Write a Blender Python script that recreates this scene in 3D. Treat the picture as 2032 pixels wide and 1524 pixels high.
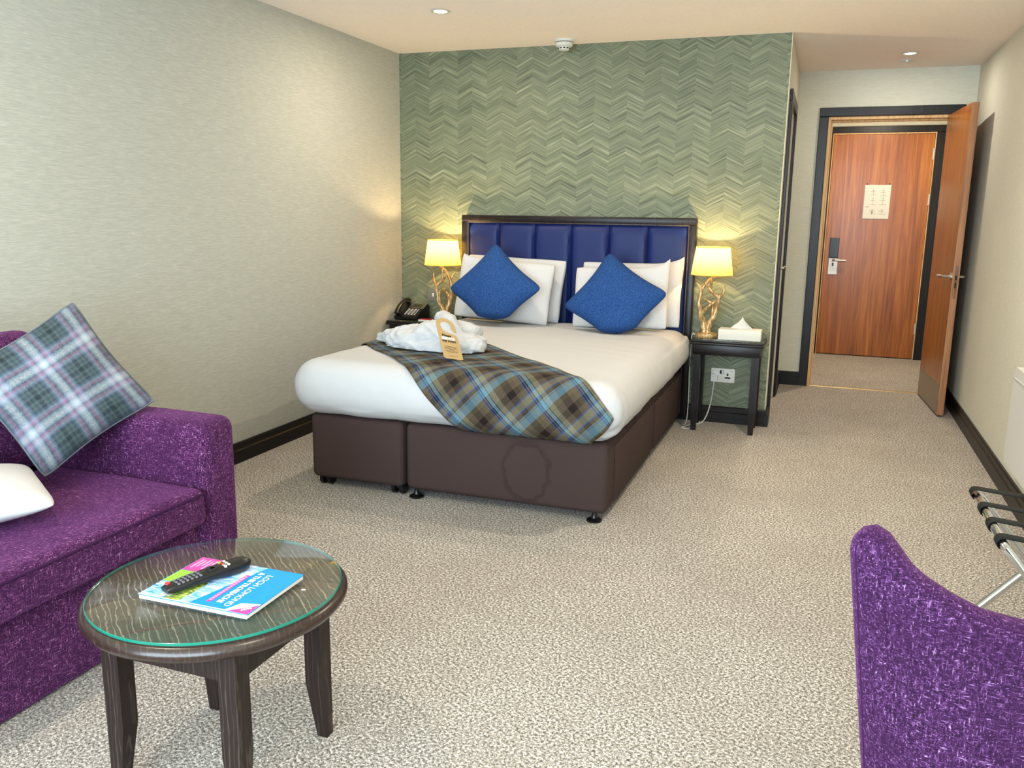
import bpy, bmesh, math, random
from mathutils import Vector as V, Matrix, noise
C = bpy.context.scene.collection
for o in list(bpy.data.objects): bpy.data.objects.remove(o)
sc = bpy.context.scene
PI = math.pi
H, D, D2, D3, XL, XR, XC, YF = 2.358, 5.477, 6.974, 8.70, -2.82, 0.93, -0.264, -1.15

# ------------------------------------------------------------------ camera, world, exposure
cam_d = bpy.data.cameras.new('camera'); cam = bpy.data.objects.new('camera', cam_d); C.objects.link(cam)
fw = V((-0.33176276, 0.92198601, -0.19968793)); rt = V((0.93993159, 0.34110323, 0.01331134)); up = V((-0.08038707, 0.18327679, 0.97976912))
m = Matrix((rt, up, -fw)).transposed().to_4x4(); m.translation = V((0, 0, 1.32)); cam.matrix_world = m
cam_d.sensor_fit = 'HORIZONTAL'; cam_d.sensor_width = 36; cam_d.lens = 1685.0 / 2032 * 36; cam_d.clip_start = 0.02
sc.camera = cam
sc.view_settings.view_transform = 'Standard'; sc.view_settings.look = 'None'
sc.view_settings.gamma = 1; sc.view_settings.use_curve_mapping = False
sc.view_settings.exposure = 0.45
w = bpy.data.worlds.new('sky'); sc.world = w; w.use_nodes = True
w.node_tree.nodes['Background'].inputs[0].default_value = (0.73, 0.87, 1.0, 1); w.node_tree.nodes['Background'].inputs[1].default_value = 15.5
WIN = (-2.45, 0.65, 0.35, 2.2)
def light(name, kind, loc, energy, color, rot=(0, 0, 0), **k):
    d = bpy.data.lights.new(name, kind); d.energy = energy; d.color = color
    for a, b in k.items(): setattr(d, a, b)
    o = bpy.data.objects.new(name, d); C.objects.link(o); o.location = loc; o.rotation_euler = rot; return o
pt = light('window_daylight', 'AREA', ((WIN[0]+WIN[1])/2, YF-0.16, (WIN[2]+WIN[3])/2), 1, (1, 1, 1), (PI/2, 0, 0), shape='RECTANGLE', size=WIN[1]-WIN[0], size_y=WIN[3]-WIN[2])
pt.data.cycles.is_portal = True
WARM = (1.0, 0.86, 0.68)
DOWN_W = 13.0; HALL_W = 5.0; LOBBY_W = 18.0; LAMP_W = 9.0

# ------------------------------------------------------------------ material helpers
def lin(c): return tuple((x/12.92 if x <= 0.04045 else ((x+0.055)/1.055)**2.4) for x in (v/255 for v in c)) + (1,)
class N:
    def __init__(s, name, rough=0.6, spec=0.5, metal=0.0, base=None):
        s.m = bpy.data.materials.new(name); s.m.use_nodes = True; s.t = s.m.node_tree; s.b = s.t.nodes['Principled BSDF']; s.out = s.t.nodes['Material Output']
        s.b.inputs['Roughness'].default_value = rough; s.b.inputs['Specular IOR Level'].default_value = spec; s.b.inputs['Metallic'].default_value = metal
        if base: s.b.inputs['Base Color'].default_value = lin(base)
    def n(s, t, **k):
        x = s.t.nodes.new(t)
        for a, b in k.items(): setattr(x, a, b)
        return x
    def set(s, sock, v):
        if hasattr(v, 'links') or isinstance(v, bpy.types.NodeSocket): s.t.links.new(v, sock)
        else: sock.default_value = v
    def obj(s): return s.n('ShaderNodeTexCoord').outputs['Object']
    def uv(s): return s.n('ShaderNodeTexCoord').outputs['UV']
    def sep(s, v): x = s.n('ShaderNodeSeparateXYZ'); s.set(x.inputs[0], v); return x.outputs
    def comb(s, *v):
        x = s.n('ShaderNodeCombineXYZ')
        for i, a in enumerate(v): s.set(x.inputs[i], a)
        return x.outputs[0]
    def mp(s, v, scale=(1, 1, 1), rot=(0, 0, 0), loc=(0, 0, 0)):
        x = s.n('ShaderNodeMapping'); s.set(x.inputs[0], v); x.inputs[1].default_value = loc; x.inputs[2].default_value = rot; x.inputs[3].default_value = scale; return x.outputs[0]
    def noise(s, v, scale=1, detail=2, rough=0.5, dist=0):
        x = s.n('ShaderNodeTexNoise'); s.set(x.inputs['Vector'], v); x.inputs['Scale'].default_value = scale; x.inputs['Detail'].default_value = detail
        x.inputs['Roughness'].default_value = rough; x.inputs['Distortion'].default_value = dist; return x.outputs[0]
    def wave(s, v, scale=1, dist=0, detail=2, dscale=1, rough=0.5, direction='X'):
        x = s.n('ShaderNodeTexWave', wave_type='BANDS', bands_direction=direction, wave_profile='SIN'); s.set(x.inputs['Vector'], v)
        for a, b in (('Scale', scale), ('Distortion', dist), ('Detail', detail), ('Detail Scale', dscale), ('Detail Roughness', rough)): x.inputs[a].default_value = b
        return x.outputs['Fac']
    def ramp(s, f, stops, interp='LINEAR'):
        x = s.n('ShaderNodeValToRGB'); s.set(x.inputs[0], f); cr = x.color_ramp; cr.interpolation = interp
        while len(cr.elements) < len(stops): cr.elements.new(0.5)
        for e, (p, c) in zip(cr.elements, stops):
            e.position = p; e.color = lin(c) if not isinstance(c, (int, float)) else (c, c, c, 1)
        return x.outputs[0]
    def mix(s, f, a, b, mode='MIX'):
        x = s.n('ShaderNodeMix', data_type='RGBA', blend_type=mode); s.set(x.inputs[0], f)
        for i, v in ((6, a), (7, b)): s.set(x.inputs[i], lin(v) if isinstance(v, tuple) and len(v) == 3 else v)
        return x.outputs[2]
    def math(s, op, a, b=None, c=None):
        x = s.n('ShaderNodeMath', operation=op); s.set(x.inputs[0], a)
        if b is not None: s.set(x.inputs[1], b)
        if c is not None: s.set(x.inputs[2], c)
        return x.outputs[0]
    def color(s, c): s.set(s.b.inputs['Base Color'], c); return s
    def bump(s, h, strength=0.3, dist=0.002):
        x = s.n('ShaderNodeBump'); x.inputs['Strength'].default_value = strength; x.inputs['Distance'].default_value = dist; s.set(x.inputs['Height'], h); s.set(s.b.inputs['Normal'], x.outputs[0]); return s
    def surf(s, sh): s.set(s.out.inputs[0], sh); return s

def plain(name, c, rough=0.6, spec=0.4, metal=0.0, bump=0.0, scale=300):
    a = N(name, rough, spec, metal, c); o = a.obj(); f = a.noise(o, scale, 2)
    a.color(a.mix(a.math('MULTIPLY', f, 0.25), tuple(c), tuple(int(v*0.78) for v in c)))
    if bump: a.bump(f, bump, 0.0015)
    return a.m

def mat_grass(name, lo, mid, hi):
    a = N(name, 0.75, 0.25); o = a.obj()
    f1 = a.noise(a.mp(o, (15, 15, 330)), 1, 3, 0.65); f2 = a.noise(a.mp(o, (30, 30, 560)), 1, 2, 0.6); f3 = a.noise(o, 1.3, 2)
    f = a.math('ADD', a.math('MULTIPLY', f1, 0.6), a.math('MULTIPLY', f2, 0.4))
    a.color(a.mix(a.math('MULTIPLY', f3, 0.18), a.ramp(f, [(0.36, lo), (0.5, mid), (0.66, hi)]), mid)); a.bump(f, 0.25, 0.001); return a.m
M_wall = mat_grass('grasscloth_wallpaper', (164, 164, 154), (174, 174, 163), (190, 190, 179))
M_wall_r = mat_grass('lightened_grasscloth_wallpaper', (196, 194, 177), (204, 202, 185), (214, 212, 195))  # same grasscloth as the left wall, colour lightened to make up for dim light

def mat_chevron():
    a = N('chevron_wallpaper', 0.55, 0.35); x, y, z = a.sep(a.obj())[:3]
    W = 0.105; px = a.math('DIVIDE', a.math('ADD', x, 2.805), W); col = a.math('FLOOR', px); fr = a.math('FRACT', px)
    tri = a.math('PINGPONG', a.math('ADD', x, 2.805), W)
    v = a.math('SUBTRACT', z, a.math('MULTIPLY', tri, 0.50))
    wn = a.n('ShaderNodeTexWhiteNoise', noise_dimensions='1D'); a.set(wn.inputs['W'], col); rnd = wn.outputs['Value']
    v2 = a.math('ADD', v, a.math('MULTIPLY', rnd, 0.008))
    colc = a.math('MULTIPLY', a.math('FLOOR', a.math('DIVIDE', col, 2)), 0.31)
    f1 = a.noise(a.comb(a.math('MULTIPLY', v2, 60), colc, a.math('MULTIPLY', fr, 0.25)), 1, 2, 0.55)
    f2 = a.noise(a.comb(a.math('MULTIPLY', v2, 170), a.math('MULTIPLY', col, 3.7), a.math('MULTIPLY', fr, 0.5)), 1, 2, 0.6)
    big = a.noise(a.comb(a.math('MULTIPLY', x, 2.2), 0.0, a.math('MULTIPLY', z, 1.5)), 1, 2)
    par = a.math('MODULO', a.math('ADD', col, 100), 2)
    f = a.math('ADD', a.math('MULTIPLY', f1, 0.5), a.math('MULTIPLY', f2, 0.5))
    f = a.math('ADD', f, a.math('MULTIPLY', a.math('SUBTRACT', rnd, 0.5), 0.03))
    c = a.ramp(f, [(0.33, (70, 74, 58)), (0.44, (98, 104, 82)), (0.53, (116, 121, 97)), (0.61, (134, 138, 111)), (0.72, (168, 170, 142))])
    c = a.mix(a.math('MULTIPLY', big, 0.25), c, (94, 110, 92)); a.color(c); a.bump(f, 0.35, 0.0015); return a.m
M_chev = mat_chevron()
M_ceil = plain('ceiling_paint', (252, 240, 228), 0.85, 0.2, bump=0.03, scale=60)
M_white = plain('white_paint', (214, 214, 208), 0.35, 0.5)
M_cream = plain('cream_edge', (214, 208, 180), 0.6)

def mat_carpet():
    a = N('loop_pile_carpet', 0.95, 0.1); o = a.obj()
    d = a.mp(o, (1, 1, 1), (0, 0, 0.5))
    f1 = a.noise(d, 125, 3, 0.7, 0.0); f2 = a.noise(d, 330, 1, 0.5); f3 = a.noise(o, 2.3, 3, 0.6)
    f4 = a.noise(o, 14, 2, 0.6)
    f = a.math('ADD', a.math('MULTIPLY', f1, 0.75), a.math('MULTIPLY', f2, 0.25))
    c = a.ramp(f, [(0.37, (62, 57, 52)), (0.45, (126, 119, 110)), (0.52, (170, 163, 153)), (0.61, (236, 231, 221))])
    c = a.mix(a.math('MULTIPLY', a.ramp(f3, [(0.35, 0.0), (0.7, 1.0)]), 0.28), c, (128, 118, 108), 'MIX')
    c = a.mix(a.math('MULTIPLY', a.ramp(f4, [(0.4, 0.0), (0.7, 1.0)]), 0.12), c, (110, 100, 92), 'MIX')
    a.color(c); a.bump(f, 0.7, 0.004); return a.m
M_carpet = mat_carpet()

def mat_wood(name, stops, axis=2, sc_=(30, 30, 1.6), rough=0.35, spec=0.3, dist=1.2, bumpv=0.0):
    a = N(name, rough, spec); o = a.obj(); s = [sc_[0], sc_[1], sc_[1]]; s[axis] = sc_[2]
    if axis != 2: s[2] = sc_[0]
    f = a.noise(a.mp(o, tuple(s)), 1, 4, 0.6, dist); s2 = [v*6 for v in s]
    g = a.noise(a.mp(o, tuple(s2)), 1, 2, 0.6)
    h = a.math('ADD', a.math('MULTIPLY', f, 0.75), a.math('MULTIPLY', g, 0.25)); a.color(a.ramp(h, stops))
    if bumpv: a.bump(h, bumpv, 0.001)
    return a.m
M_walnut = mat_wood('walnut_veneer', [(0.34, (114, 58, 12)), (0.5, (152, 84, 20)), (0.66, (178, 110, 38))], 2, (20, 20, 0.7), 0.28, 0.5)
M_walnut_edge = mat_wood('walnut_lipping', [(0.34, (128, 84, 56)), (0.5, (160, 112, 78)), (0.66, (182, 136, 98))], 2, (40, 40, 1.0), 0.4)
M_oak = mat_wood('pale_oak_lining', [(0.34, (178, 134, 84)), (0.5, (205, 164, 112)), (0.66, (222, 188, 138))], 2, (60, 60, 1.2), 0.45)
DK = [(0.34, (12, 9, 9)), (0.5, (22, 17, 17)), (0.68, (38, 31, 29))]
M_wenge = mat_wood('dark_stained_wood_upright', DK, 2, (60, 60, 2.0), 0.35, bumpv=0.1)
M_wenge_x = mat_wood('dark_stained_wood_crosswise', DK, 0, (60, 60, 2.0), 0.35, bumpv=0.1)
M_wenge_y = mat_wood('dark_stained_wood_lengthwise', DK, 1, (60, 60, 2.0), 0.35, bumpv=0.1)
M_skirt = mat_wood('black_brown_skirting', [(0.3, (8, 6, 6)), (0.5, (14, 11, 10)), (0.7, (22, 18, 16))], 1, (60, 60, 1.0), 0.4)
def mat_limed(name, rough, base, amt, leg=False):
    a = N(name, rough, 0.3 if leg else 0.5); o = a.obj()
    v = a.mp(o, (1, 1, 0.14)) if leg else a.mp(a.mp(o, (1, 1, 1), (0, 0, -0.863)), (1, 0.26, 1))
    w1 = a.wave(v, 25, 8.0, 3, 1.5, 0.55, 'X'); w2 = a.noise(a.mp(v, (260, 14, 30)), 1, 2, 0.6); k = a.noise(o, 9, 2)
    line = a.ramp(w1, [(0.84, 0.0), (0.97, 1.0)]); bs = a.ramp(w2, [(0.3, base), (0.7, tuple(int(q*1.3) for q in base))])
    f = a.math('MULTIPLY', a.math('MULTIPLY', line, a.ramp(w2, [(0.38, 0.15), (0.62, 1.0)])), a.math('MULTIPLY', k, 2*amt))
    a.color(a.mix(f, bs, (176, 164, 142))); a.bump(w1, 0.06, 0.001); return a.m
M_limed_leg = mat_limed('limed_ash_upright', 0.5, (28, 18, 15), 0.07, True); M_limed_rim = mat_limed('limed_ash_rim', 0.28, (38, 26, 21), 0.06)
M_limed = mat_limed('limed_ash_tabletop', 0.4, (72, 58, 47), 0.75)

def mat_purple(name, cs):
    a = N(name, 0.85, 0.15); o = a.obj()
    fx = a.noise(a.mp(o, (60, 340, 340)), 1, 2, 0.6); fy = a.noise(a.mp(o, (340, 60, 340)), 1, 2, 0.6); fz = a.noise(a.mp(o, (340, 340, 60)), 1, 2, 0.6)
    mx = a.math('MAXIMUM', a.math('MAXIMUM', fx, fy), fz); mn = a.math('MINIMUM', a.math('MINIMUM', fx, fy), fz)
    big = a.noise(o, 9, 3, 0.6)
    c = a.ramp(mx, list(zip((0.48, 0.58, 0.66, 0.78), cs)))
    dk = a.ramp(mn, [(0.30, 1.0), (0.42, 0.0)])
    c = a.mix(a.math('MULTIPLY', dk, 0.8), c, (20, 5, 26)); c = a.mix(a.math('MULTIPLY', a.ramp(big, [(0.42, 0.0), (0.62, 1.0)]), 0.4), c, (42, 11, 46))
    a.color(c); a.b.inputs['Sheen Weight'].default_value = 0.22; a.b.inputs['Sheen Tint'].default_value = lin((200, 120, 210)); a.bump(mx, 0.6, 0.003); return a.m
M_purple = mat_purple('purple_chenille', ((40, 11, 42), (70, 25, 68), (116, 62, 112), (208, 174, 204))); M_violet = mat_purple('violet_chenille', ((34, 10, 40), (58, 25, 65), (96, 56, 104), (190, 154, 194)))
M_piping_p = plain('purple_piping', (52, 16, 58), 0.8, 0.2)
def mat_sheet(name, c=(192, 193, 194)):
    a = N(name, 0.8, 0.2, base=c); o = a.obj(); f = a.noise(o, 5, 4, 0.55, 0.6); a.bump(f, 0.12, 0.02); a.color(a.mix(a.noise(o, 700, 1), tuple(c), tuple(v-8 for v in c))); return a.m
M_sheet = mat_sheet('white_cotton_sheet'); M_pillow = mat_sheet('white_pillowcase', (198, 198, 198)); M_towel = mat_sheet('white_towelling', (190, 192, 194))
def mat_wool():
    a = N('blue_wool', 0.9, 0.15); o = a.obj(); f = a.noise(o, 190, 3, 0.65); g = a.noise(o, 600, 1)
    a.color(a.ramp(a.math('ADD', a.math('MULTIPLY', f, 0.7), a.math('MULTIPLY', g, 0.3)), [(0.34, (18, 42, 88)), (0.5, (32, 66, 120)), (0.68, (58, 98, 154))])); a.bump(f, 0.3, 0.002); return a.m
M_wool = mat_wool(); M_wool_pipe = plain('blue_piping', (24, 52, 100), 0.85)
def mat_vinyl():
    a = N('navy_leatherette', 0.5, 0.3); o = a.obj(); f = a.noise(o, 420, 2); a.color(a.mix(f, (9, 26, 78), (15, 36, 96))); a.bump(f, 0.12, 0.001); return a.m
M_vinyl = mat_vinyl()
def mat_divan():
    a = N('brown_divan_cloth', 0.85, 0.2); o = a.obj(); f = a.noise(o, 500, 2); g = a.noise(o, 3, 3)
    c = a.mix(f, (50, 38, 36), (66, 51, 48)); c = a.mix(a.math('MULTIPLY', g, 0.3), c, (76, 61, 57))
    x, y, z = a.sep(o)[:3]                     # tide mark left by a spill on the front of the divan
    dx = a.math('SUBTRACT', x, STX); dz = a.math('MULTIPLY', a.math('SUBTRACT', z, 0.20), 0.80)
    r = a.math('ADD', a.math('SQRT', a.math('ADD', a.math('MULTIPLY', dx, dx), a.math('MULTIPLY', dz, dz))), a.math('MULTIPLY', a.math('SUBTRACT', a.noise(o, 14, 3), 0.5), 0.06))
    ring = a.ramp(r, [(0.094, 0.0), (0.101, 0.36), (0.108, 0.36), (0.120, 0.0)])
    c = a.mix(ring, c, (26, 18, 18)); a.color(c); a.bump(f, 0.2, 0.001); return a.m
STX = 0.37
M_divan = mat_divan()
M_black = plain('black_plastic', (14, 14, 16), 0.3, 0.5); M_blackm = plain('matt_black', (18, 18, 18), 0.7)
M_strap = plain('black_webbing', (20, 24, 22), 0.75, 0.3, bump=0.4, scale=900)
M_chrome = N('chrome', 0.08, 0.5, 1.0, (225, 226, 228)).m
M_steel = plain('brushed_steel', (186, 182, 172), 0.32, 0.5, 1.0)
M_satin = plain('satin_nickel', (216, 212, 206), 0.35, 0.5, 0.35)
M_kick = plain('kick_plate_steel', (142, 128, 108), 0.28, 0.5, 0.9)
M_gold = plain('brass_strip', (212, 186, 130), 0.3, 0.5, 1.0)
def mat_antler():
    a = N('antique_gold_antler', 0.36, 0.5, 0.3); o = a.obj(); f = a.noise(a.mp(o, (90, 90, 22)), 1, 3, 0.6)
    a.color(a.ramp(f, [(0.32, (108, 80, 44)), (0.5, (174, 142, 92)), (0.66, (220, 194, 148))])); a.bump(f, 0.3, 0.002); return a.m
M_antler = mat_antler()
def mat_shade():
    a = N('lampshade_cloth', 0.8, 0.2, base=(250, 236, 170)); t = a.n('ShaderNodeBsdfTranslucent'); d = a.n('ShaderNodeBsdfDiffuse')
    f = a.noise(a.obj(), 500, 1); c = a.mix(f, (216, 184, 90), (224, 194, 104)); a.set(t.inputs[0], c); a.set(d.inputs[0], c)
    m = a.n('ShaderNodeMixShader'); m.inputs[0].default_value = 0.35; a.set(m.inputs[1], t.outputs[0]); a.set(m.inputs[2], d.outputs[0]); a.surf(m.outputs[0]); return a.m
M_shade = mat_shade()
def mat_emit(name, c, e):
    a = N(name); x = a.n('ShaderNodeEmission'); x.inputs[0].default_value = lin(c); x.inputs[1].default_value = e; a.surf(x.outputs[0]); return a.m
M_bulb = mat_emit('lit_bulb', (255, 214, 140), 12); M_spot = mat_emit('lit_downlight', (255, 236, 205), 14); M_led = mat_emit('green_led', (150, 255, 190), 2.0)
def mat_glass(name, tint, fac_ior=1.45):
    a = N(name); t = a.n('ShaderNodeBsdfTransparent'); t.inputs[0].default_value = lin(tint); g = a.n('ShaderNodeBsdfGlossy'); g.inputs['Roughness'].default_value = 0.02
    f = a.n('ShaderNodeFresnel'); a.set(f.inputs[0], a.math('MULTIPLY_ADD', a.n('ShaderNodeNewGeometry').outputs['Backfacing'], 1/fac_ior-fac_ior, fac_ior)); m = a.n('ShaderNodeMixShader')
    a.set(m.inputs[0], f.outputs[0]); a.set(m.inputs[1], t.outputs[0]); a.set(m.inputs[2], g.outputs[0]); a.surf(m.outputs[0]); return a.m
M_glass = mat_glass('clear_glass', (250, 253, 252)); M_pane = mat_glass('window_glass', (250, 252, 252))
def mat_gedge():
    a = N('green_glass_edge', 0.15, 0.6, base=(20, 132, 112)); a.b.inputs['Transmission Weight'].default_value = 0.35; return a.m
M_gedge = mat_gedge()
def stripes(a, coord, period, stops, interp='CONSTANT'): return a.ramp(a.math('FRACT', a.math('DIVIDE', coord, period)), stops, interp)
def mat_throw():
    a = N('tartan_wool_throw', 0.9, 0.15); u, v = a.sep(a.uv())[:2]; o = a.obj()
    LB, NV, BG, TP, DB, OL, PW = (100, 134, 148), (12, 20, 36), (122, 119, 98), (80, 69, 56), (33, 25, 22), (92, 82, 60), (62, 86, 132)
    A = stripes(a, v, 0.172, [(0, NV), (0.025, PW), (0.065, NV), (0.09, LB), (0.18, NV), (0.20, BG), (0.34, TP), (0.54, DB), (0.74, TP), (0.86, OL), (0.97, PW)])
    B = stripes(a, u, 0.215, [(0, TP), (0.16, DB), (0.30, TP), (0.42, PW), (0.45, BG), (0.60, PW), (0.63, TP), (0.70, LB), (0.73, OL), (0.74, LB), (0.90, OL)])
    tw = a.math('FRACT', a.math('MULTIPLY', a.math('ADD', u, v), 260)); fz = a.noise(o, 420, 3, 0.7)
    k = a.math('ADD', a.math('MULTIPLY', a.math('GREATER_THAN', tw, 0.5), 0.3), a.math('MULTIPLY', fz, 0.7))
    c = a.mix(k, A, B); c = a.mix(a.math('MULTIPLY', a.ramp(fz, [(0.42, 0.0), (0.6, 1.0)]), 0.30), c, (32, 28, 28)); a.color(c); a.bump(fz, 0.3, 0.002); return a.m
M_throw = mat_throw()
def mat_plaid():
    a = N('soft_plaid_cloth', 0.85, 0.15); u, v = a.sep(a.uv())[:2]; o = a.obj()
    G, K, Wh, P, S = (70, 84, 80), (48, 58, 70), (160, 166, 168), (130, 94, 116), (78, 90, 106)
    st = [(0.0, Wh), (0.05, (140, 150, 160)), (0.10, S), (0.14, P), (0.19, (112, 124, 140)), (0.24, S), (0.27, K), (0.33, G), (0.37, K), (0.43, G), (0.46, (36, 44, 50)), (0.52, (36, 44, 50)), (0.56, G), (0.62, K), (0.66, G), (0.71, K), (0.76, S), (0.80, (112, 124, 140)), (0.85, P), (0.89, S), (0.95, (140, 150, 160)), (1.0, Wh)]
    fz = a.noise(o, 330, 2, 0.6); f4 = a.noise(o, 70, 3, 0.65)
    j = a.math('MULTIPLY', a.math('SUBTRACT', f4, 0.5), 0.010)
    A = stripes(a, a.math('ADD', v, j), 0.168, st, 'LINEAR'); B = stripes(a, a.math('ADD', a.math('ADD', u, 0.03), j), 0.168, st, 'LINEAR')
    c = a.mix(a.ramp(fz, [(0.35, 0.32), (0.65, 0.68)]), A, B); a.color(c); a.bump(fz, 0.2, 0.002); return a.m
M_plaid = mat_plaid()
M_card = plain('kraft_card', (178, 150, 104), 0.7, 0.2); M_paper = plain('white_paper', (214, 212, 202), 0.6, 0.3); M_ink = plain('black_ink', (26, 24, 22), 0.6); M_inkw = plain('white_ink', (246, 244, 238), 0.6)
M_inkg = plain('grey_ink', (128, 124, 112), 0.6); M_pink = plain('pink_ink', (232, 66, 146), 0.35); M_pinkl = plain('pale_pink_ink', (248, 176, 210), 0.4)
M_cyan = plain('sky_blue_print', (8, 138, 222), 0.25); M_green = plain('green_print', (140, 196, 60), 0.4); M_red = plain('red_cover', (168, 30, 40), 0.4); M_gold_k = plain('copper_keys', (176, 132, 92), 0.35)
def mat_photo(name, stops, sc_):
    a = N(name, 0.25, 0.5); f = a.noise(a.mp(a.obj(), (1, 2.4, 1), (0, 0, 0.5)), sc_, 4, 0.65, 0.5); a.color(a.ramp(f, stops)); return a.m
M_cloud = mat_photo('cloudy_sky_print', [(0.36, (60, 150, 220)), (0.5, (150, 190, 228)), (0.62, (226, 232, 240))], 22)
M_trees = mat_photo('hillside_print', [(0.35, (50, 70, 30)), (0.48, (120, 150, 60)), (0.58, (176, 190, 90)), (0.66, (222, 206, 160))], 70)
M_loch = mat_photo('loch_print', [(0.35, (60, 130, 170)), (0.5, (130, 190, 214)), (0.62, (220, 230, 225))], 40)

# ------------------------------------------------------------------ geometry helpers
def wl(o):
    p = V((0, 0, 0))
    while o is not None: p += o.location; o = o.parent
    return p
def tag(o, label=None, cat=None, group=None, kind=None):
    for k, v in (('label', label), ('category', cat), ('group', group), ('kind', kind)):
        if v: o[k] = v
    return o
def thing(name, label, cat, loc, group=None):
    o = bpy.data.objects.new(name, None); C.objects.link(o); o.location = loc; o.empty_display_size = 0.05; return tag(o, label, cat, group)
def link(name, me, mat, parent=None, loc=None, smooth=40, **tags):
    o = bpy.data.objects.new(name, me); C.objects.link(o)
    if loc is None:
        if parent is None and len(me.vertices):
            xs = [v.co for v in me.vertices]; loc = V((sum(min(p[i] for p in xs)+max(p[i] for p in xs) for p in [xs[0]])/2 if False else (min(p[i] for p in xs)+max(p[i] for p in xs))/2 for i in range(2))).to_3d(); loc.z = min(p.z for p in xs)
            if tags.get('kind') == 'structure': loc = V((0, 0, 0))
        else: loc = V((0, 0, 0))
    o.location = loc; o.parent = parent; off = wl(o); me.transform(Matrix.Translation(-off))
    if mat is not None:
        for q in (mat if isinstance(mat, (list, tuple)) else [mat]): me.materials.append(q)
    if smooth is not None:
        me.polygons.foreach_set('use_smooth', [True]*len(me.polygons)); me.set_sharp_from_angle(angle=math.radians(smooth))
    me.update(); return tag(o, **tags)
def obj(name, bm, mat, parent=None, **k):
    bm.normal_update(); me = bpy.data.meshes.new(name); bm.to_mesh(me); bm.free(); return link(name, me, mat, parent, **k)
def data(name, verts, faces, mat, parent=None, uvs=None, mats=None, **k):
    me = bpy.data.meshes.new(name); me.from_pydata([tuple(v) for v in verts], [], faces)
    if uvs:
        l = me.uv_layers.new(name='UVMap')
        for p in me.polygons:
            for li in p.loop_indices: l.data[li].uv = uvs[me.loops[li].vertex_index]
    if mats: me.polygons.foreach_set('material_index', mats)
    return link(name, me, mat, parent, **k)
def box(bm, a, b, bev=0.0, seg=2):
    r = bmesh.ops.create_cube(bm, size=1); vs = r['verts']
    for v in vs: v.co = V((a[i]+(b[i]-a[i])*(v.co[i]+0.5) for i in range(3)))
    if bev > 0:
        es = list({e for v in vs for e in v.link_edges}); bmesh.ops.bevel(bm, geom=es, offset=bev, segments=seg, affect='EDGES', profile=0.5, clamp_overlap=True)
    return bm
def bx(a, b, bev=0.0, seg=2): return box(bmesh.new(), tuple(min(p, q) for p, q in zip(a, b)), tuple(max(p, q) for p, q in zip(a, b)), bev, seg)
def lathe(prof, c, n=32, bm=None, caps=True, scale=(1, 1)):
    bm = bm or bmesh.new(); rings = []
    for r, z in prof: rings.append([bm.verts.new((c[0]+r*scale[0]*math.cos(2*PI*i/n), c[1]+r*scale[1]*math.sin(2*PI*i/n), c[2]+z)) for i in range(n)])
    for p, q in zip(rings, rings[1:]):
        for i in range(n): bm.faces.new((p[i], p[(i+1) % n], q[(i+1) % n], q[i]))
    if caps: bm.faces.new(rings[0][::-1]); bm.faces.new(rings[-1])
    return bm
def spline(pts, n=6):
    pts = [V(p) for p in pts]; out = []; P = [pts[0]*2-pts[1]]+pts+[pts[-1]*2-pts[-2]]
    for i in range(1, len(P)-2):
        a, b, c, d = P[i-1], P[i], P[i+1], P[i+2]
        for k in range(n):
            t = k/n; out.append(0.5*((2*b)+(c-a)*t+(2*a-5*b+4*c-d)*t*t+(3*b-a-3*c+d)*t**3))
    out.append(pts[-1]); return out
def tube(pts, rad, bm=None, n=10, smooth=0, caps=True):
    bm = bm or bmesh.new(); pts = [V(p) for p in pts]
    if smooth:
        rr = rad if isinstance(rad, (list, tuple)) else [rad]*len(pts); np_ = spline(pts, smooth); R = []
        for i in range(len(np_)):
            t = min(i/smooth, len(pts)-1); k = min(int(t), len(pts)-2); R.append(rr[k]+(rr[k+1]-rr[k])*(t-k))
        pts, rad = np_, R
    if not isinstance(rad, (list, tuple)): rad = [rad]*len(pts)
    ref = V((0.31, 0.17, 0.93)).normalized(); rings = []; prev = None
    for i, p in enumerate(pts):
        t = (pts[min(i+1, len(pts)-1)]-pts[max(i-1, 0)]).normalized()
        a = (prev - t*prev.dot(t)) if prev is not None else t.cross(ref if abs(t.dot(ref)) < 0.95 else V((1, 0, 0)))
        a.normalize(); prev = a; b = t.cross(a)
        rings.append([bm.verts.new(p+(a*math.cos(2*PI*k/n)+b*math.sin(2*PI*k/n))*rad[i]) for k in range(n)])
    for p, q in zip(rings, rings[1:]):
        for k in range(n): bm.faces.new((p[k], p[(k+1) % n], q[(k+1) % n], q[k]))
    if caps: bm.faces.new(rings[0][::-1]); bm.faces.new(rings[-1])
    return bm
def prism(outline, o, ux, uy, th, bm=None, bev=0):
    """2D outline in the plane (ux, uy) at o, thickened along ux x uy by th."""
    bm = bm or bmesh.new(); o, ux, uy = V(o), V(ux), V(uy); nrm = ux.cross(uy).normalized()
    A = [bm.verts.new(o+ux*p[0]+uy*p[1]) for p in outline]; B = [bm.verts.new(o+ux*p[0]+uy*p[1]+nrm*th) for p in outline]; n = len(outline)
    bm.faces.new(A[::-1]); bm.faces.new(B)
    for i in range(n): bm.faces.new((A[i], A[(i+1) % n], B[(i+1) % n], B[i]))
    return bm
def rrect(x0, y0, x1, y1, r, n=5):
    o = []
    for cx, cy, a0 in ((x1-r, y0+r, -90), (x1-r, y1-r, 0), (x0+r, y1-r, 90), (x0+r, y0+r, 180)):
        for k in range(n+1):
            a = math.radians(a0+90*k/n); o.append((cx+r*math.cos(a), cy+r*math.sin(a)))
    return o
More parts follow.
